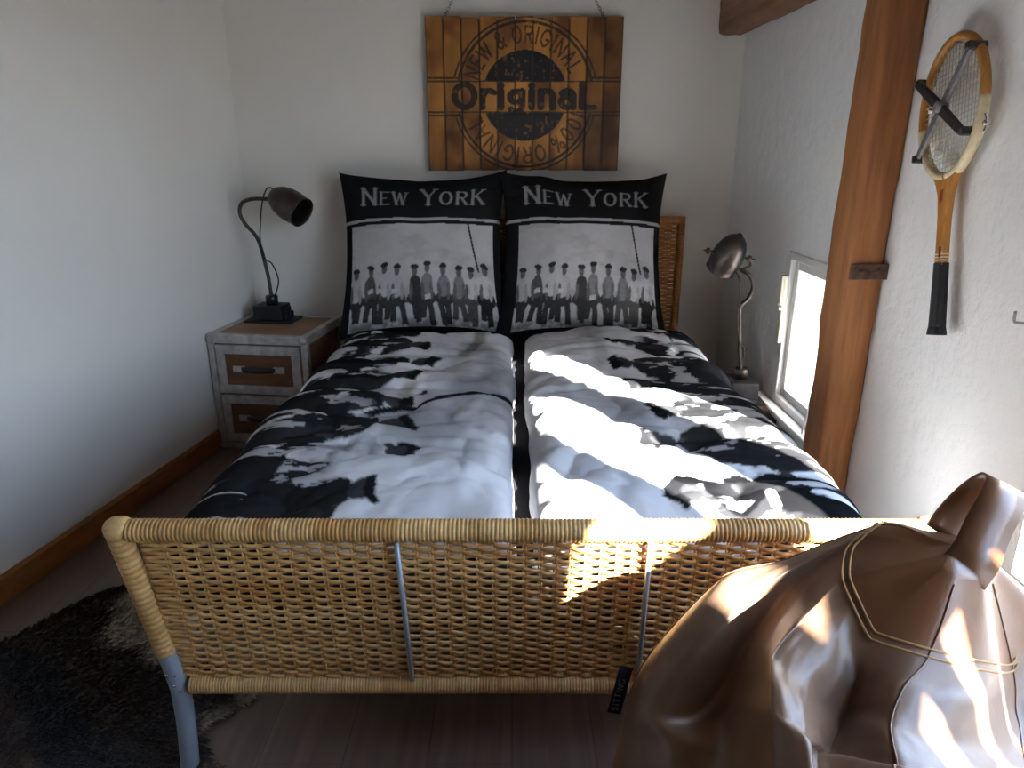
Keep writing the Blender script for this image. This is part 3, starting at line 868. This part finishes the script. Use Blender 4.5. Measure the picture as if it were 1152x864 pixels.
# ------------------------------------------------------------------ nightstand (trunk style)
NW, ND, NH = .462, .43, .540
NM = Matrix.Translation((-1.350, 3.050, 0)) @ Matrix.Rotation(R(-7.5), 4, 'Z')
def nbox(mb, lo, hi): mb.box(lo, hi, NM)
ns = thing('nightstand', 'aluminium edged trunk nightstand with two brown drawers against the left wall', 'nightstand', NM @ Vector((NW / 2, ND / 2, 0)))
mb = MB(); nbox(mb, (.006, .012, .02), (NW - .006, ND - .006, NH - .012)); mb.build('body', M['drawer_wood'], ns, False, .002)
mb = MB(); nbox(mb, (.03, .03, NH - .012), (NW - .03, ND - .03, NH - .003)); mb.build('top_panel', M['top_wood'], ns, False, .001)
mb = MB(); t = .032
for (lo, hi) in (((0, 0, NH - .040), (NW, t, NH)), ((0, ND - t, NH - .04), (NW, ND, NH)), ((0, t, NH - .04), (t, ND - t, NH)), ((NW - t, t, NH - .04), (NW, ND - t, NH)),
                 ((0, 0, 0), (NW, t, .030)), ((0, ND - t, 0), (NW, ND, .03)), ((0, t, 0), (t, ND - t, .03)), ((NW - t, t, 0), (NW, ND - t, .03)),
                 ((0, 0, .03), (.03, t, NH - .04)), ((NW - .03, 0, .03), (NW, t, NH - .04)), ((0, ND - t, .03), (.03, ND, NH - .04)), ((NW - .03, ND - t, .03), (NW, ND, NH - .04))):
    nbox(mb, lo, hi)
mb.build('metal_edging', M['alu'], ns, False, .003)
for (x, z) in ((.016, NH - .018), (NW - .016, NH - .018), (.016, .016), (NW - .016, .016)):
    mb = MB(); mb.lathe([(.017, 0), (.016, .005), (.010, .010), (.002, .012)], NM @ Vector((x, 0, z)), NM.to_3x3() @ Vector((0, -1, 0)), 12); mb.build('corner_cap', M['alu'], ns)
for (z0, z1) in ((.270, .494), (.036, .262)):
    x0, x1 = .036, NW - .036; fw = .040; f0, f1 = -.004, .012
    mb = MB(); nbox(mb, (x0 + fw - .004, .002, z0 + fw - .004), (x1 - fw + .004, .012, z1 - fw + .004))
    dr = mb.build('drawer', M['drawer_wood'], ns, False)
    mb = MB()
    for lo, hi in (((x0, f0, z0), (x1, f1, z0 + fw)), ((x0, f0, z1 - fw), (x1, f1, z1)), ((x0, f0, z0 + fw), (x0 + fw, f1, z1 - fw)), ((x1 - fw, f0, z0 + fw), (x1, f1, z1 - fw))): nbox(mb, lo, hi)
    nd = NM.to_3x3() @ Vector((0, -1, 0))
    for i in range(5):
        for z in (z0 + fw / 2, z1 - fw / 2):
            mb.lathe([(.0045, 0), (.004, .002), (.001, .003)], NM @ Vector((x0 + .03 + i * (x1 - x0 - .06) / 4, f0, z)), nd, 8)
    mb.build('drawer_frame', M['alu'], dr, False, .002)
    zc = (z0 + z1) / 2 + .004
    mb = MB(); pts = [NM @ Vector((x, yy, zc)) for x, yy in ((.150, -.004), (.175, -.016), (.23, -.020), (.285, -.016), (.31, -.004))]
    mb.tube(smooth_path(pts, 6), .011, 10, flat=.45, up=(0, 0, 1)); mb.build('handle', M['black_leather'], dr)
    for xx in (.112, .298):
        mb = MB(); nbox(mb, (xx, -.009, zc - .014), (xx + .052, .003, zc + .014))
        for q in (.013, .039): mb.lathe([(.004, 0), (.003, .002), (.001, .003)], NM @ Vector((xx + q, -.009, zc)), nd, 8)
        mb.build('handle_plate', M['alu'], dr, False, .002)

# ------------------------------------------------------------------ right bedside box
rn = thing('bedside_box', 'low dark wooden bedside box squeezed between bed and low window wall', 'nightstand', (.935, 2.86, 0))
mb = MB(); mb.box((.832, 2.60, .015), (1.036, 3.06, .332)); mb.build('body', M['dark_wood'], rn, False, .004)
mb = MB(); mb.box((.822, 2.59, .332), (1.044, 3.07, .352)); mb.build('top_board', M['dark_wood'], rn, False, .004)
for x in (.84, 1.005):
    for y in (2.61, 3.02):
        mb = MB(); mb.box((x, y, 0), (x + .028, y + .03, .015)); mb.build('foot', M['iron_block'], rn, False)
mb = MB(); mb.box((.85, 2.592, .05), (1.018, 2.60, .31)); d_ = mb.build('drawer', M['dark_wood'], rn, False, .003)
mb = MB(); mb.lathe([(.006, 0), (.006, .012), (.012, .018), (.010, .024)], (.934, 2.592, .19), (0, -1, 0), 12); mb.build('knob', M['bronze'], d_)

# ------------------------------------------------------------------ lamps
def lamp(base, rz, stem, shade_o, shade_ax, yoke, cord, label, ss=1.0):
    B = Vector(base); m = Matrix.Translation(B) @ Matrix.Rotation(R(rz), 4, 'Z')
    L = thing('desk_lamp', label, 'lamp', base, 'metal desk lamps beside the bed')
    mb = MB(); mb.box((-.115, -.075, 0), (.115, .075, .010), m); mb.build('base_plate', M['iron_block'], L, False, .003)
    mb = MB(); mb.box((-.075, -.055, .010), (.065, .055, .078), m); mb.box((.065, -.04, .010), (.088, .04, .045), m); mb.box((.065, -.035, .045), (.078, .035, .066), m)
    mb.build('base_block', M['iron_block'], L, False, .006)
    mb = MB(); mb.lathe([(.028, .078), (.028, .118), (.024, .122), (.010, .123)], m @ Vector((0, 0, 0)) , (0, 0, 1), 18)
    mb.build('collar', M['bronze'], L)
    mb = MB(); mb.tube(smooth_path([B + Vector(p) for p in stem], 8), .0085, 12); mb.build('stem', M['bronze'], L)
    o = B + Vector(shade_o); ax = Vector(shade_ax).normalized()
    mb = MB()
    out = [(.016, -.022), (.030, -.018), (.046, -.002), (.060, .024), (.069, .058), (.072, .095), (.069, .130), (.066, .150), (.069, .153), (.069, .158)]
    out = [(r_ * ss, h_ * ss) for r_, h_ in out]
    inn = [(r - .003, h) for r, h in reversed(out)]
    mb.lathe(out + inn[:-1] + [(.012, -.016 * ss)], o, ax, 32); sh = mb.build('lamp_shade', M['bronze'], L)
    mb = MB(); mb.lathe([(.010, -.03), (.012, .0), (.012, .04)], o, ax, 14); mb.build('socket', M['iron_block'], sh)
    mb = MB(); mb.lathe([(.012, .04), (.020, .055), (.026, .075), (.022, .095), (.008, .106)], o, ax, 16); mb.build('bulb', M['bulb'], sh)
    if yoke:
        k = Vector(yoke).normalized(); k = (k - ax * k.dot(ax)).normalized()
        c = o + ax * .075 * ss
        end = B + Vector(stem[-1])
        mb = MB()
        for s_ in (-1, 1):
            p1 = c + k * (s_ * .086 * ss)
            mb.tube(smooth_path([end, end.lerp(p1, .5) + k * (s_ * .03), p1], 6), .005, 8)
        mb.build('yoke', M['bronze'], L)
        for s_ in (-1, 1):
            mb = MB(); p0 = c + k * (s_ * .066 * ss)
            mb.lathe([(.005, 0), (.005, .026), (.012, .028), (.012, .036), (.005, .037)], p0, k * s_, 10)
            mb.box((-.003, -.014, -.004), (.003, .014, .012), Matrix.Translation(p0 + k * (s_ * .04)) @ k.to_track_quat('Z', 'X').to_matrix().to_4x4())
            mb.build('knob', M['bronze'], L)
    mb = MB(); mb.tube(smooth_path([B + Vector(p) for p in cord], 8), .0032, 7); mb.build('cord', M['cord'], L)
    return L
lamp((-1.140, 3.335, NH - .002), -7, [(0, 0, .10), (-.005, 0, .20), (-.025, 0, .34), (-.045, 0, .40), (-.085, 0, .45), (-.105, 0, .50), (-.09, 0, .545), (-.04, 0, .563), (.03, -.005, .563), (.062, -.008, .562)],
     (.070, -.008, .575), (.80, -.36, -.42), None,
     [(.078, -.012, .600), (.04, -.02, .612), (.01, -.02, .55), (-.01, -.014, .46), (-.02, -.013, .38), (-.012, -.012, .30), (.022, -.012, .27), (.045, -.014, .20), (.03, -.014, .14), (.012, -.014, .11)],
     'dark bronze desk lamp on the aluminium edged trunk nightstand, shade turned right')
lamp((.930, 2.755, .352), 88, [(0, 0, .10), (-.013, 0, .175), (-.030, 0, .33), (-.030, 0, .375), (-.004, 0, .405), (.010, 0, .44), (.008, 0, .47), (-.012, 0, .50), (-.044, 0, .519)],
     (-.080, -.029, .631), (-.25, .45, -.85), (1, .0, .13),
     [(-.085, -.03, .53), (-.050, -.03, .47), (-.045, -.02, .35), (-.030, -.014, .25), (-.004, -.016, .20), (-.012, -.02, .14), (-.010, -.02, .11)],
     'dark bronze desk lamp by the low window, its domed shade seen from behind', .86)

# ------------------------------------------------------------------ racket and press on the right wall
RB = Vector((1.012, 1.649, .887)); RT = Vector((1.022, 1.799, 1.562))
ra = (RT - RB).normalized(); RL = (RT - RB).length
rt = Vector((-1, 0, 0)); rt = (rt - ra * rt.dot(ra)).normalized(); rb = ra.cross(rt).normalized()    # rt towards the room
if rb.y < 0: rb = -rb
def rp(a, b, t=0): return RB + ra * a + rb * b + rt * t
rk = thing('tennis_racket', 'old wooden tennis racket with a black grip hanging on the white right wall', 'tennis racket', RB)
hc = RL - .166; HA, HB_ = .156, .115
def headpt(th, t=0, k=1.0): return rp(hc + HA * k * math.cos(th), HB_ * k * math.sin(th), t)
def headseg(a0, a1, n=40): return [headpt(a0 + (a1 - a0) * i / n) for i in range(n + 1)]
mb = MB(); mb.tube([headpt(2 * math.pi * i / 72) for i in range(72)], .0115, 10, closed=True, flat=.85, up=tuple(rt)); mb.build('frame', M['racket_wood'], rk)
for a0, a1, nm in ((R(100), R(178), 'overlay'), (R(182), R(268), 'overlay')):
    pts = headseg(a0, a1, 30)
    mb = MB(); mb.tube(pts, .0126, 10, flat=.86, up=tuple(rt)); q = mb.build('frame_overlay', M['cream_paint'], rk); q['label'] = 'cream painted frame section'
mb = MB()   # throat and shaft
prof = [(.155, .0145), (.22, .0145), (.28, .0155), (.325, .021), (.352, .031), (.372, .044)]
vs = []
for (a, w) in prof:
    for (sb, st_) in ((-1, -1), (1, -1), (1, 1), (-1, 1)): vs.append(rp(a, w * sb, .0095 * st_))
fs = []
for i in range(len(prof) - 1):
    for k in range(4): fs.append((i * 4 + k, i * 4 + (k + 1) % 4, (i + 1) * 4 + (k + 1) % 4, (i + 1) * 4 + k))
fs += [(3, 2, 1, 0), tuple(len(prof) * 4 - 4 + k for k in range(4))]
mb.add(vs, fs); sh_ = mb.build('shaft', M['racket_wood'], rk, False, .003)
mb = MB(); mb.tube([rp(0, 0), rp(.006, 0), rp(.02, 0), (rp(.165, 0)), rp(.170, 0)], [.021, .0215, .0185, .0165, .0165], 8, up=tuple(rt), flat=1.05)
mb.build('grip', M['grip'], rk, False)
mb = MB()
for (a, b, w, h) in ((.325, .004, .006, .010), (.315, .006, .004, .005), (.336, .001, .004, .004)):
    mb.box((-w, -h, 0), (w, h, .0007), Matrix.Translation(rp(a, b, .0095)) @ Matrix((rb, ra, rt)).transposed().to_4x4())
mb.build('emblem', M['red_mark'], sh_, False)
mb = MB(); mb.box((-.004, -.012, 0), (.004, .012, .0007), Matrix.Translation(rp(.195, -.006, .0095)) @ Matrix((rb, ra, rt)).transposed().to_4x4())
mb.build('shaft_mark', M['dark_mark'], sh_, False)
mb = MB()
for a in (.176, .183, .190): mb.box((-.0148, -.0015, -.0101), (.0148, .0015, .0101), Matrix.Translation(rp(a, 0, 0)) @ Matrix((rb, ra, rt)).transposed().to_4x4())
mb.build('shaft_rings', M['cream_paint'], sh_, False)
mb = MB()
for i in range(-8, 9):
    b = i * .0118
    if abs(b) < HB_ - .008:
        h = HA * math.sqrt(1 - (b / HB_) ** 2); mb.tube([rp(hc - h, b, .0), rp(hc + h, b, .0)], .0009, 5)
for i in range(-12, 13):
    a = i * .0122
    if abs(a) < HA - .008:
        w = HB_ * math.sqrt(1 - (a / HA) ** 2); mb.tube([rp(hc + a, -w, .001), rp(hc + a, w, .001)], .0009, 5)
st_o = mb.build('strings', M['string'], rk)
# press
pr = thing('racket_press', 'crossed grey and dark clamp bars of a press fixed over the tennis racket head', 'racket press', rp(hc, 0, .02))
def bar(mb, p0, p1, w0, w1, t0, th):
    p0, p1 = Vector(p0), Vector(p1)
    d = (p1 - p0).normalized(); s_ = d.cross(rt).normalized()
    n_ = 12; vs = []
    for i in range(n_ + 1):
        f = i / n_; c = p0.lerp(p1, f); w = w0 + (w1 - w0) * math.sin(math.pi * f) ** .7
        for (q, tt) in ((-1, 0), (1, 0), (.8, th), (-.8, th)): vs.append(c + s_ * (w * q) + rt * (t0 + tt))
    fs = []
    for i in range(n_):
        for k in range(4): fs.append((i * 4 + k, i * 4 + (k + 1) % 4, (i + 1) * 4 + (k + 1) % 4, (i + 1) * 4 + k))
    fs += [(3, 2, 1, 0), tuple(n_ * 4 + k for k in range(4))]
    mb.add(vs, fs)
q1a, q1b = (.107, -.085), (-.096, .098)     # grey: upper right to lower left (b>0 is image left)
q2a, q2b = (.085, .104), (-.074, -.084)
mb = MB(); bar(mb, rp(hc + q1a[0], q1a[1]), rp(hc + q1b[0], q1b[1]), .008, .0125, .016, .008); g_ = mb.build('grey_bar', M['press_grey'], pr, False, .002)
mb = MB(); bar(mb, rp(hc + q2a[0], q2a[1]), rp(hc + q2b[0], q2b[1]), .010, .013, .024, .009); mb.build('dark_bar', M['press_dark'], pr, False, .002)
for (a, b) in (q1a, q1b, q2a, q2b):
    k = 1.0
    mb = MB(); p = rp(hc + a * k, b * k, 0)
    mb.box((-.008, -.009, -.014), (.008, .009, .030), Matrix.Translation(p) @ Matrix((rb, ra, rt)).transposed().to_4x4())
    mb.build('clamp', M['press_dark'], pr, False, .003)
mb = MB(); mb.lathe([(.013, .016), (.013, .038), (.009, .041), (.004, .042)], rp(hc, 0, 0), rt, 16); mb.build('pivot', M['press_grey'], pr)
mb = MB(); mb.lathe([(.005, .03), (.005, .046), (.001, .048)], rp(hc - .004, .013, 0), rt, 10); mb.build('screw', M['chrome'], pr)
mb = MB()
c = rp(hc - .068, -.130, -.006); mb.lathe([(.006, 0), (.006, .014), (.003, .016)], c, rt, 10)
mb.tube(smooth_path([c - ra * .020 + rt * .012, c - ra * .008 + rt * .008, c + ra * .008 + rt * .008, c + ra * .020 + rt * .012], 4), .0042, 8, flat=.6)
mb.build('wing_nut', M['chrome'], pr)
# nails that carry the racket and the empty hook
mb = MB(); mb.tube([(RW + .01, 1.793, RT.z - .022), (RW - .035, 1.793, RT.z - .022)], .003, 8)
tag(mb.build('wall_nail', M['chain']), 'thin metal nail holding the tennis racket to the wall', 'nail')
mb = MB(); mb.tube(smooth_path([(RW + .005, 1.405, .972), (RW - .026, 1.408, .973), (RW - .033, 1.409, .977), (RW - .034, 1.410, .996)], 5), .0028, 8)
mb.lathe([(.007, 0), (.006, .003), (.003, .004)], (RW, 1.405, .972), (-1, 0, 0), 10)
tag(mb.build('wall_hook', M['press_grey']), 'small empty grey metal hook on the white wall at right edge', 'hook')

# ------------------------------------------------------------------ cowhide rug
OUT = [(-1.56, 1.42), (-1.47, 1.60), (-1.41, 1.655), (-1.33, 1.80), (-1.26, 1.89), (-1.20, 1.915), (-1.155, 1.94), (-1.115, 1.965), (-1.085, 1.935), (-1.05, 1.85), (-1.00, 1.74), (-.95, 1.66), (-.88, 1.60),
       (-.78, 1.53), (-.70, 1.475), (-.655, 1.45), (-.70, 1.39), (-.735, 1.34), (-.70, 1.28), (-.62, 1.20), (-.56, 1.05), (-.60, .90), (-.72, .72), (-.95, .55), (-1.25, .50), (-1.5, .62), (-1.66, .9), (-1.64, 1.2)]
OP = smooth_path([(x, y, 0) for x, y in OUT], 5, True)
OPx = np.array([p.x for p in OP]); OPy = np.array([p.y for p in OP])
def inside(x, y):
    c = np.zeros(np.shape(x), bool); n_ = len(OPx); j = n_ - 1
    for i in range(n_):
        cond = ((OPy[i] > y) != (OPy[j] > y)) & (x < (OPx[j] - OPx[i]) * (y - OPy[i]) / (OPy[j] - OPy[i] + 1e-12) + OPx[i])
        c ^= cond; j = i
    return c
def edged(x, y):
    return seg_d(np.asarray(x, float), np.asarray(y, float), [(OPx[i], OPy[i], OPx[(i+1) % len(OPx)], OPy[(i+1) % len(OPx)]) for i in range(0, len(OPx))])
def hide_col(x, y):
    d = edged(x, y)
    nn = fbm(x * 6, y * 6, 71, 4)
    base = np.stack([.030 + .032 * nn, .016 + .016 * nn, .011 + .010 * nn], -1)
    # black spine
    sp = seg_d(x, y, poly((-1.42, 1.60), (-1.25, 1.52), (-1.05, 1.30), (-.90, 1.17), (-.72, 1.05)))
    k = (1 - sstep(.03, .085, sp + .05 * (nn - .5)))[..., None]
    base = base * (1 - k) + np.array([.008, .007, .007]) * k
    # pale belly patches
    for (px_, py_, r_) in ((-1.10, 1.84, .13), (-1.03, 1.75, .15), (-.92, 1.64, .10), (-.70, 1.36, .07), (-.66, 1.44, .05), (-.64, 1.24, .09)):
        k = (1 - sstep(.55, 1.0, np.hypot(x - px_, y - py_) / r_ + .7 * (nn - .5)))[..., None]
        pale = np.array([.58, .47, .36]) * (.6 + .6 * fbm(x * 20, y * 20, 77, 3))[..., None]
        base = base * (1 - k) + pale * k
    k = (1 - sstep(.015, .03, np.hypot(x + 1.115, y - 1.955)))[..., None]
    base = base * (1 - k) + np.array([.01, .009, .009]) * k
    k = (sstep(.60, .66, nn) * (x > -1.2) * (y < 1.25))[..., None] * .5
    base = base * (1 - k) + np.array([.16, .075, .035]) * k
    return base
rug = thing('cowhide_rug', 'dark brown cowhide rug with pale patches lying on the floor left of the bed foot', 'rug', (-1.1, 1.2, 0))
mb = MB()
gx = np.linspace(-1.72, -.52, 121); gy = np.linspace(.46, 2.0, 155)
GX, GY = np.meshgrid(gx, gy, indexing='ij')
ins = inside(GX, GY); hc_ = hide_col(GX, GY); ed = edged(GX, GY)
GZ = .003 + .006 * np.clip(ed / .03, 0, 1) + .003 * fbm(GX * 30, GY * 30, 5, 3)
ids = -np.ones(GX.shape, int); vs, cs = [], []
for i in range(GX.shape[0]):
    for j in range(GX.shape[1]):
        if ins[i, j]:
            ids[i, j] = len(vs); vs.append((GX[i, j], GY[i, j], GZ[i, j])); cs.append(hc_[i, j])
fs = [(int(ids[i, j]), int(ids[i+1, j]), int(ids[i+1, j+1]), int(ids[i, j+1])) for i in range(GX.shape[0]-1) for j in range(GX.shape[1]-1) if min(ids[i, j], ids[i+1, j], ids[i+1, j+1], ids[i, j+1]) >= 0]
mb.add(vs, fs, cs); mb.build('hide', M['fur'], rug)
mb = MB(); nr = np.random.RandomState(4)
hx = nr.uniform(-1.72, -.5, 60000); hy = nr.uniform(.95, 2.0, 60000)
ok = inside(hx, hy); hx, hy = hx[ok], hy[ok]
hcol = hide_col(hx, hy) * nr.uniform(.7, 1.35, (len(hx), 1)); hed = edged(hx, hy)
ang = np.arctan2(hy - 1.2, hx + 1.1) + nr.normal(0, .35, len(hx)) - .5
vs, fs, cs = [], [], []
for i in range(len(hx)):
    L = .016 + .020 * nr.rand(); dx, dy = math.cos(ang[i]) * L, math.sin(ang[i]) * L
    wx, wy = -dy / L * .0011, dx / L * .0011; z = .006
    k = len(vs)
    vs += [(hx[i] - wx, hy[i] - wy, z), (hx[i] + wx, hy[i] + wy, z), (hx[i] + dx * .6, hy[i] + dy * .6, z + .006 + .003 * nr.rand()), (hx[i] + dx, hy[i] + dy, z + .004 * nr.rand())]
    fs += [(k, k + 1, k + 2), (k + 1, k + 3, k + 2)]; cs += [tuple(hcol[i])] * 4
mb.add(vs, fs, cs); fu = mb.build('fur', M['fur'], rug, False); fu['kind'] = 'stuff'

# ------------------------------------------------------------------ bean bag

# spokes run from the handle base outwards and down; control points in metres
SPK = [
 ('A',  .8,  [(.586,.870,.792),(.551,.955,.768),(.430,.965,.699),(.325,.955,.674),(.207,.915,.548),(.161,.870,.412),(.12,.83,.22)]),
 ('A2', .95, [(.579,.860,.787),(.523,.940,.757),(.411,.930,.700),(.314,.880,.650),(.207,.815,.550),(.203,.755,.503),(.09,.66,.28)]),
 ('B',  .95, [(.570,.845,.788),(.500,.925,.740),(.428,.920,.690),(.357,.890,.610),(.296,.820,.545),(.272,.730,.535),(.13,.50,.32)]),
 ('C',  .25, [(.565,.825,.793),(.468,.860,.735),(.394,.810,.715),(.331,.755,.697),(.305,.680,.682),(.294,.625,.639),(.20,.40,.37)]),
 ('C2', .6,  [(.561,.815,.793),(.462,.815,.727),(.415,.770,.697),(.359,.716,.681),(.334,.650,.670),(.326,.600,.649),(.28,.35,.40)]),
 ('D',  .3,  [(.557,.800,.794),(.469,.776,.706),(.441,.750,.654),(.417,.722,.624),(.381,.674,.618),(.340,.610,.629),(.35,.31,.42)]),
 ('E',  .9,  [(.570,.790,.790),(.524,.742,.706),(.474,.705,.683),(.440,.664,.669),(.427,.620,.657),(.420,.582,.643),(.46,.29,.43)]),
 ('F',  .9,  [(.606,.800,.778),(.617,.762,.669),(.560,.708,.655),(.530,.670,.634),(.517,.630,.625),(.491,.570,.629),(.60,.31,.43)]),
 ('G',  .35, [(.639,.830,.770),(.703,.828,.615),(.697,.790,.559),(.668,.725,.546),(.634,.646,.560),(.605,.577,.563),(.76,.38,.41)]),
 ('H',  .9,  [(.655,.865,.775),(.750,.870,.680),(.810,.840,.600),(.850,.790,.540),(.890,.720,.490),(.910,.640,.450),(.93,.58,.36)]),
 ('I',  .6,  [(.640,.895,.780),(.715,.960,.710),(.770,.985,.630),(.820,.990,.560),(.855,.985,.490),(.875,.970,.420),(.89,.93,.33)]),
 ('J',  .9,  [(.615,.900,.785),(.630,1.000,.725),(.635,1.045,.650),(.640,1.075,.570),(.640,1.095,.480),(.635,1.105,.390),(.62,1.10,.28)]),
 ('J2', .7,  [(.598,.885,.790),(.575,.985,.755),(.500,1.020,.675),(.430,1.040,.610),(.370,1.065,.500),(.330,1.065,.390),(.30,1.03,.26)]),
]
NS = len(SPK)
CTL = np.zeros((NS, 10, 3)); TEN = np.array([s_[1] for s_ in SPK])
for i, (_, k, pts) in enumerate(SPK):
    CTL[i, :7] = pts
    c0 = np.array([.52, .68]); p = np.array(pts[6])
    CTL[i, 7, :2] = c0 + (p[:2] - c0) * 1.00; CTL[i, 7, 2] = .14
    CTL[i, 8, :2] = c0 + (p[:2] - c0) * .90; CTL[i, 8, 2] = .025
    CTL[i, 9, :2] = c0 + (p[:2] - c0) * .55; CTL[i, 9, 2] = .004
def cardinal(P, ax, ten, k, closed):
    """cardinal spline along axis ax; ten scales the tangent per knot (small = crease)"""
    P = np.moveaxis(P, ax, 0); n_ = len(P)
    if closed: T = (np.roll(P, -1, 0) - np.roll(P, 1, 0)) / 2
    else:
        T = np.zeros_like(P); T[1:-1] = (P[2:] - P[:-2]) / 2; T[0] = P[1] - P[0]; T[-1] = P[-1] - P[-2]
    T = T * ten.reshape((-1,) + (1,) * (P.ndim - 1))
    out = []
    for i in range(n_ if closed else n_ - 1):
        j = (i + 1) % n_
        for q in range(k):
            t = q / k; t2, t3 = t * t, t ** 3
            out.append((2*t3 - 3*t2 + 1) * P[i] + (t3 - 2*t2 + t) * T[i] + (-2*t3 + 3*t2) * P[j] + (t3 - t2) * T[j])
    if not closed: out.append(P[-1])
    return np.moveaxis(np.array(out), 0, ax)
KS, KR = 14, 12
rten = np.array([.8, .75, .85, .8, .85, .9, .9, .9, .8, .8])
SURF = cardinal(cardinal(CTL, 0, TEN, KS, True), 1, rten, KR, False)
SURF = np.concatenate([SURF, SURF[:1]], 0)
gu = np.gradient(SURF, axis=0); gv = np.gradient(SURF, axis=1)
gu[0] = gu[-1] = (SURF[1] - SURF[-2]) / 2
nn = np.cross(gu, gv); nn /= (np.linalg.norm(nn, axis=-1, keepdims=True) + 1e-9)
ctr = np.array([.52, .70, .35]); sgn = np.sign((nn * (SURF - ctr)).sum(-1, keepdims=True)); nn = nn * np.where(sgn == 0, 1, sgn)
ui = np.arange(SURF.shape[0])[:, None] / KS + 0 * np.arange(SURF.shape[1])[None]; vi = np.arange(SURF.shape[1])[None] / KR + 0 * ui
uu = np.minimum(ui, NS - ui)      # mirrored so the seam closes
wr = .5 * (1 - np.abs(2 * fbm(uu * 3.2, vi * .8, 201, 3) - 1)) ** 3 + .5 * (fbm(uu * 1.7 + 4, vi * 1.3, 207, 3) - .5)
low = fbm(uu * .9 + 2, vi * 1.1, 211, 2) - .5
SURF = SURF + nn * (((wr - .12) * .004 * sstep(1.2, 2.2, vi) + low * .012 * sstep(.3, 1.2, vi)) * (1 - sstep(7, 8, vi)))[..., None]
pu = 1 - .0 * ui
bag = thing('bean_bag', 'big slumped brown leather bean bag with a carrying loop in the right foreground', 'bean bag', (.52, .70, 0))
mb = MB(); mb.grid(SURF[:, KR:]); 
mb.add(SURF[:-1, -1].tolist(), [tuple(range(SURF.shape[0] - 1))])
mb.build('leather_body', M['leather'], bag, True, 0, True)
cap = SURF[:, :KR + 1]
mb = MB(); mb.grid(cap); ring0 = SURF[:-1, 0]
mb.add(ring0.tolist() + [tuple(ring0.mean(0) + np.array([0, 0, .012]))], [(i, (i + 1) % len(ring0), len(ring0)) for i in range(len(ring0))])
cp = mb.build('top_panel', M['cap_leather'], bag, True, 0, True); cp['label'] = 'smoother redder brown top panel'
mb = MB()
for off in (-.35, .55):
    j = KR; dv = (SURF[:-1, KR + 1] - SURF[:-1, KR - 1]); dv = dv / (np.linalg.norm(dv, axis=-1, keepdims=True) + 1e-9)
    P = SURF[:-1, KR] + dv * off * .012 + nn[:-1, KR] * .0012
    mb.tube([tuple(p) for p in P], .0016, 6, closed=True)
mb.build('seam_stitching', M['stitch'], bag)
mb = MB()   # vertical panel seams
for sp in (0, 6, 8, 10):
    P = SURF[sp * KS, 2:KR * 7] + nn[sp * KS, 2:KR * 7] * .0006
    mb.tube([tuple(p) for p in P], .0014, 6)
mb.build('panel_seams', M['cap_leather'], bag)
# carrying loop: a doubled flat strap
path = smooth_path([(.590,.812,.772), (.606,.815,.800), (.630,.838,.826), (.660,.864,.850), (.680,.889,.860), (.690,.915,.852), (.678,.930,.825), (.650,.922,.795), (.622,.898,.778)], 6)
Wd = Vector((.043, -.026, -.020)).normalized(); mb = MB(); vs = []
for i, p in enumerate(path):
    f = i / (len(path) - 1)
    hw = .031 - .004 * math.sin(math.pi * f)
    t = (path[min(i + 1, len(path) - 1)] - path[max(i - 1, 0)]).normalized(); w = (Wd - t * Wd.dot(t)).normalized(); nrm_ = t.cross(w)
    for (q, h) in ((-1, -.003), (-.9, .0035), (-.45, .0065), (0, .0075), (.45, .0065), (.9, .0035), (1, -.003), (0, -.004)):
        vs.append(p + w * (hw * q) + nrm_ * h)
fs = []
for i in range(len(path) - 1):
    for k in range(8): fs.append((i * 8 + k, i * 8 + (k + 1) % 8, (i + 1) * 8 + (k + 1) % 8, (i + 1) * 8 + k))
fs += [tuple(range(8)), tuple((len(path) - 1) * 8 + k for k in reversed(range(8)))]
mb.add(vs, fs); mb.build('carrying_loop', M['cap_leather'], bag, True)
# sewn tag at the left edge
TA, TB = Vector((.182, .905, .548)), Vector((.163, .885, .478))
td = (TA - TB); TLn = td.length; td.normalize(); tw = Vector((-1, -.15, 0)); tw = (tw - td * tw.dot(td)).normalized(); tn = td.cross(tw)
if tn.y > 0: tn = -tn
TM = Matrix.Translation(TB) @ Matrix((td, tw, tn)).transposed().to_4x4()
mb = MB(); mb.box((0, -.004, -.0008), (TLn, .017, .0008), TM); tg = mb.build('sewn_tag', M['black_fabric'], bag, False)
mb = MB(); x = .005
for ch in 'SITTING':
    w, sg = GL[ch]
    for (x0, y0, x1, y1) in sg:
        sc = .0095; a_ = Vector((x + x0 * sc, .003 + y0 * sc, .0012)); b_ = Vector((x + x1 * sc, .003 + y1 * sc, .0012)); d = (b_ - a_)
        if d.length < 1e-6: continue
        q = Vector((-d.y, d.x, 0)).normalized() * .00075
        mb.add([TM @ (a_ - q), TM @ (b_ - q), TM @ (b_ + q), TM @ (a_ + q)], [(0, 1, 2, 3)])
    x += (w + .28) * .0095
tl = mb.build('tag_lettering', M['press_grey'], tg, False)
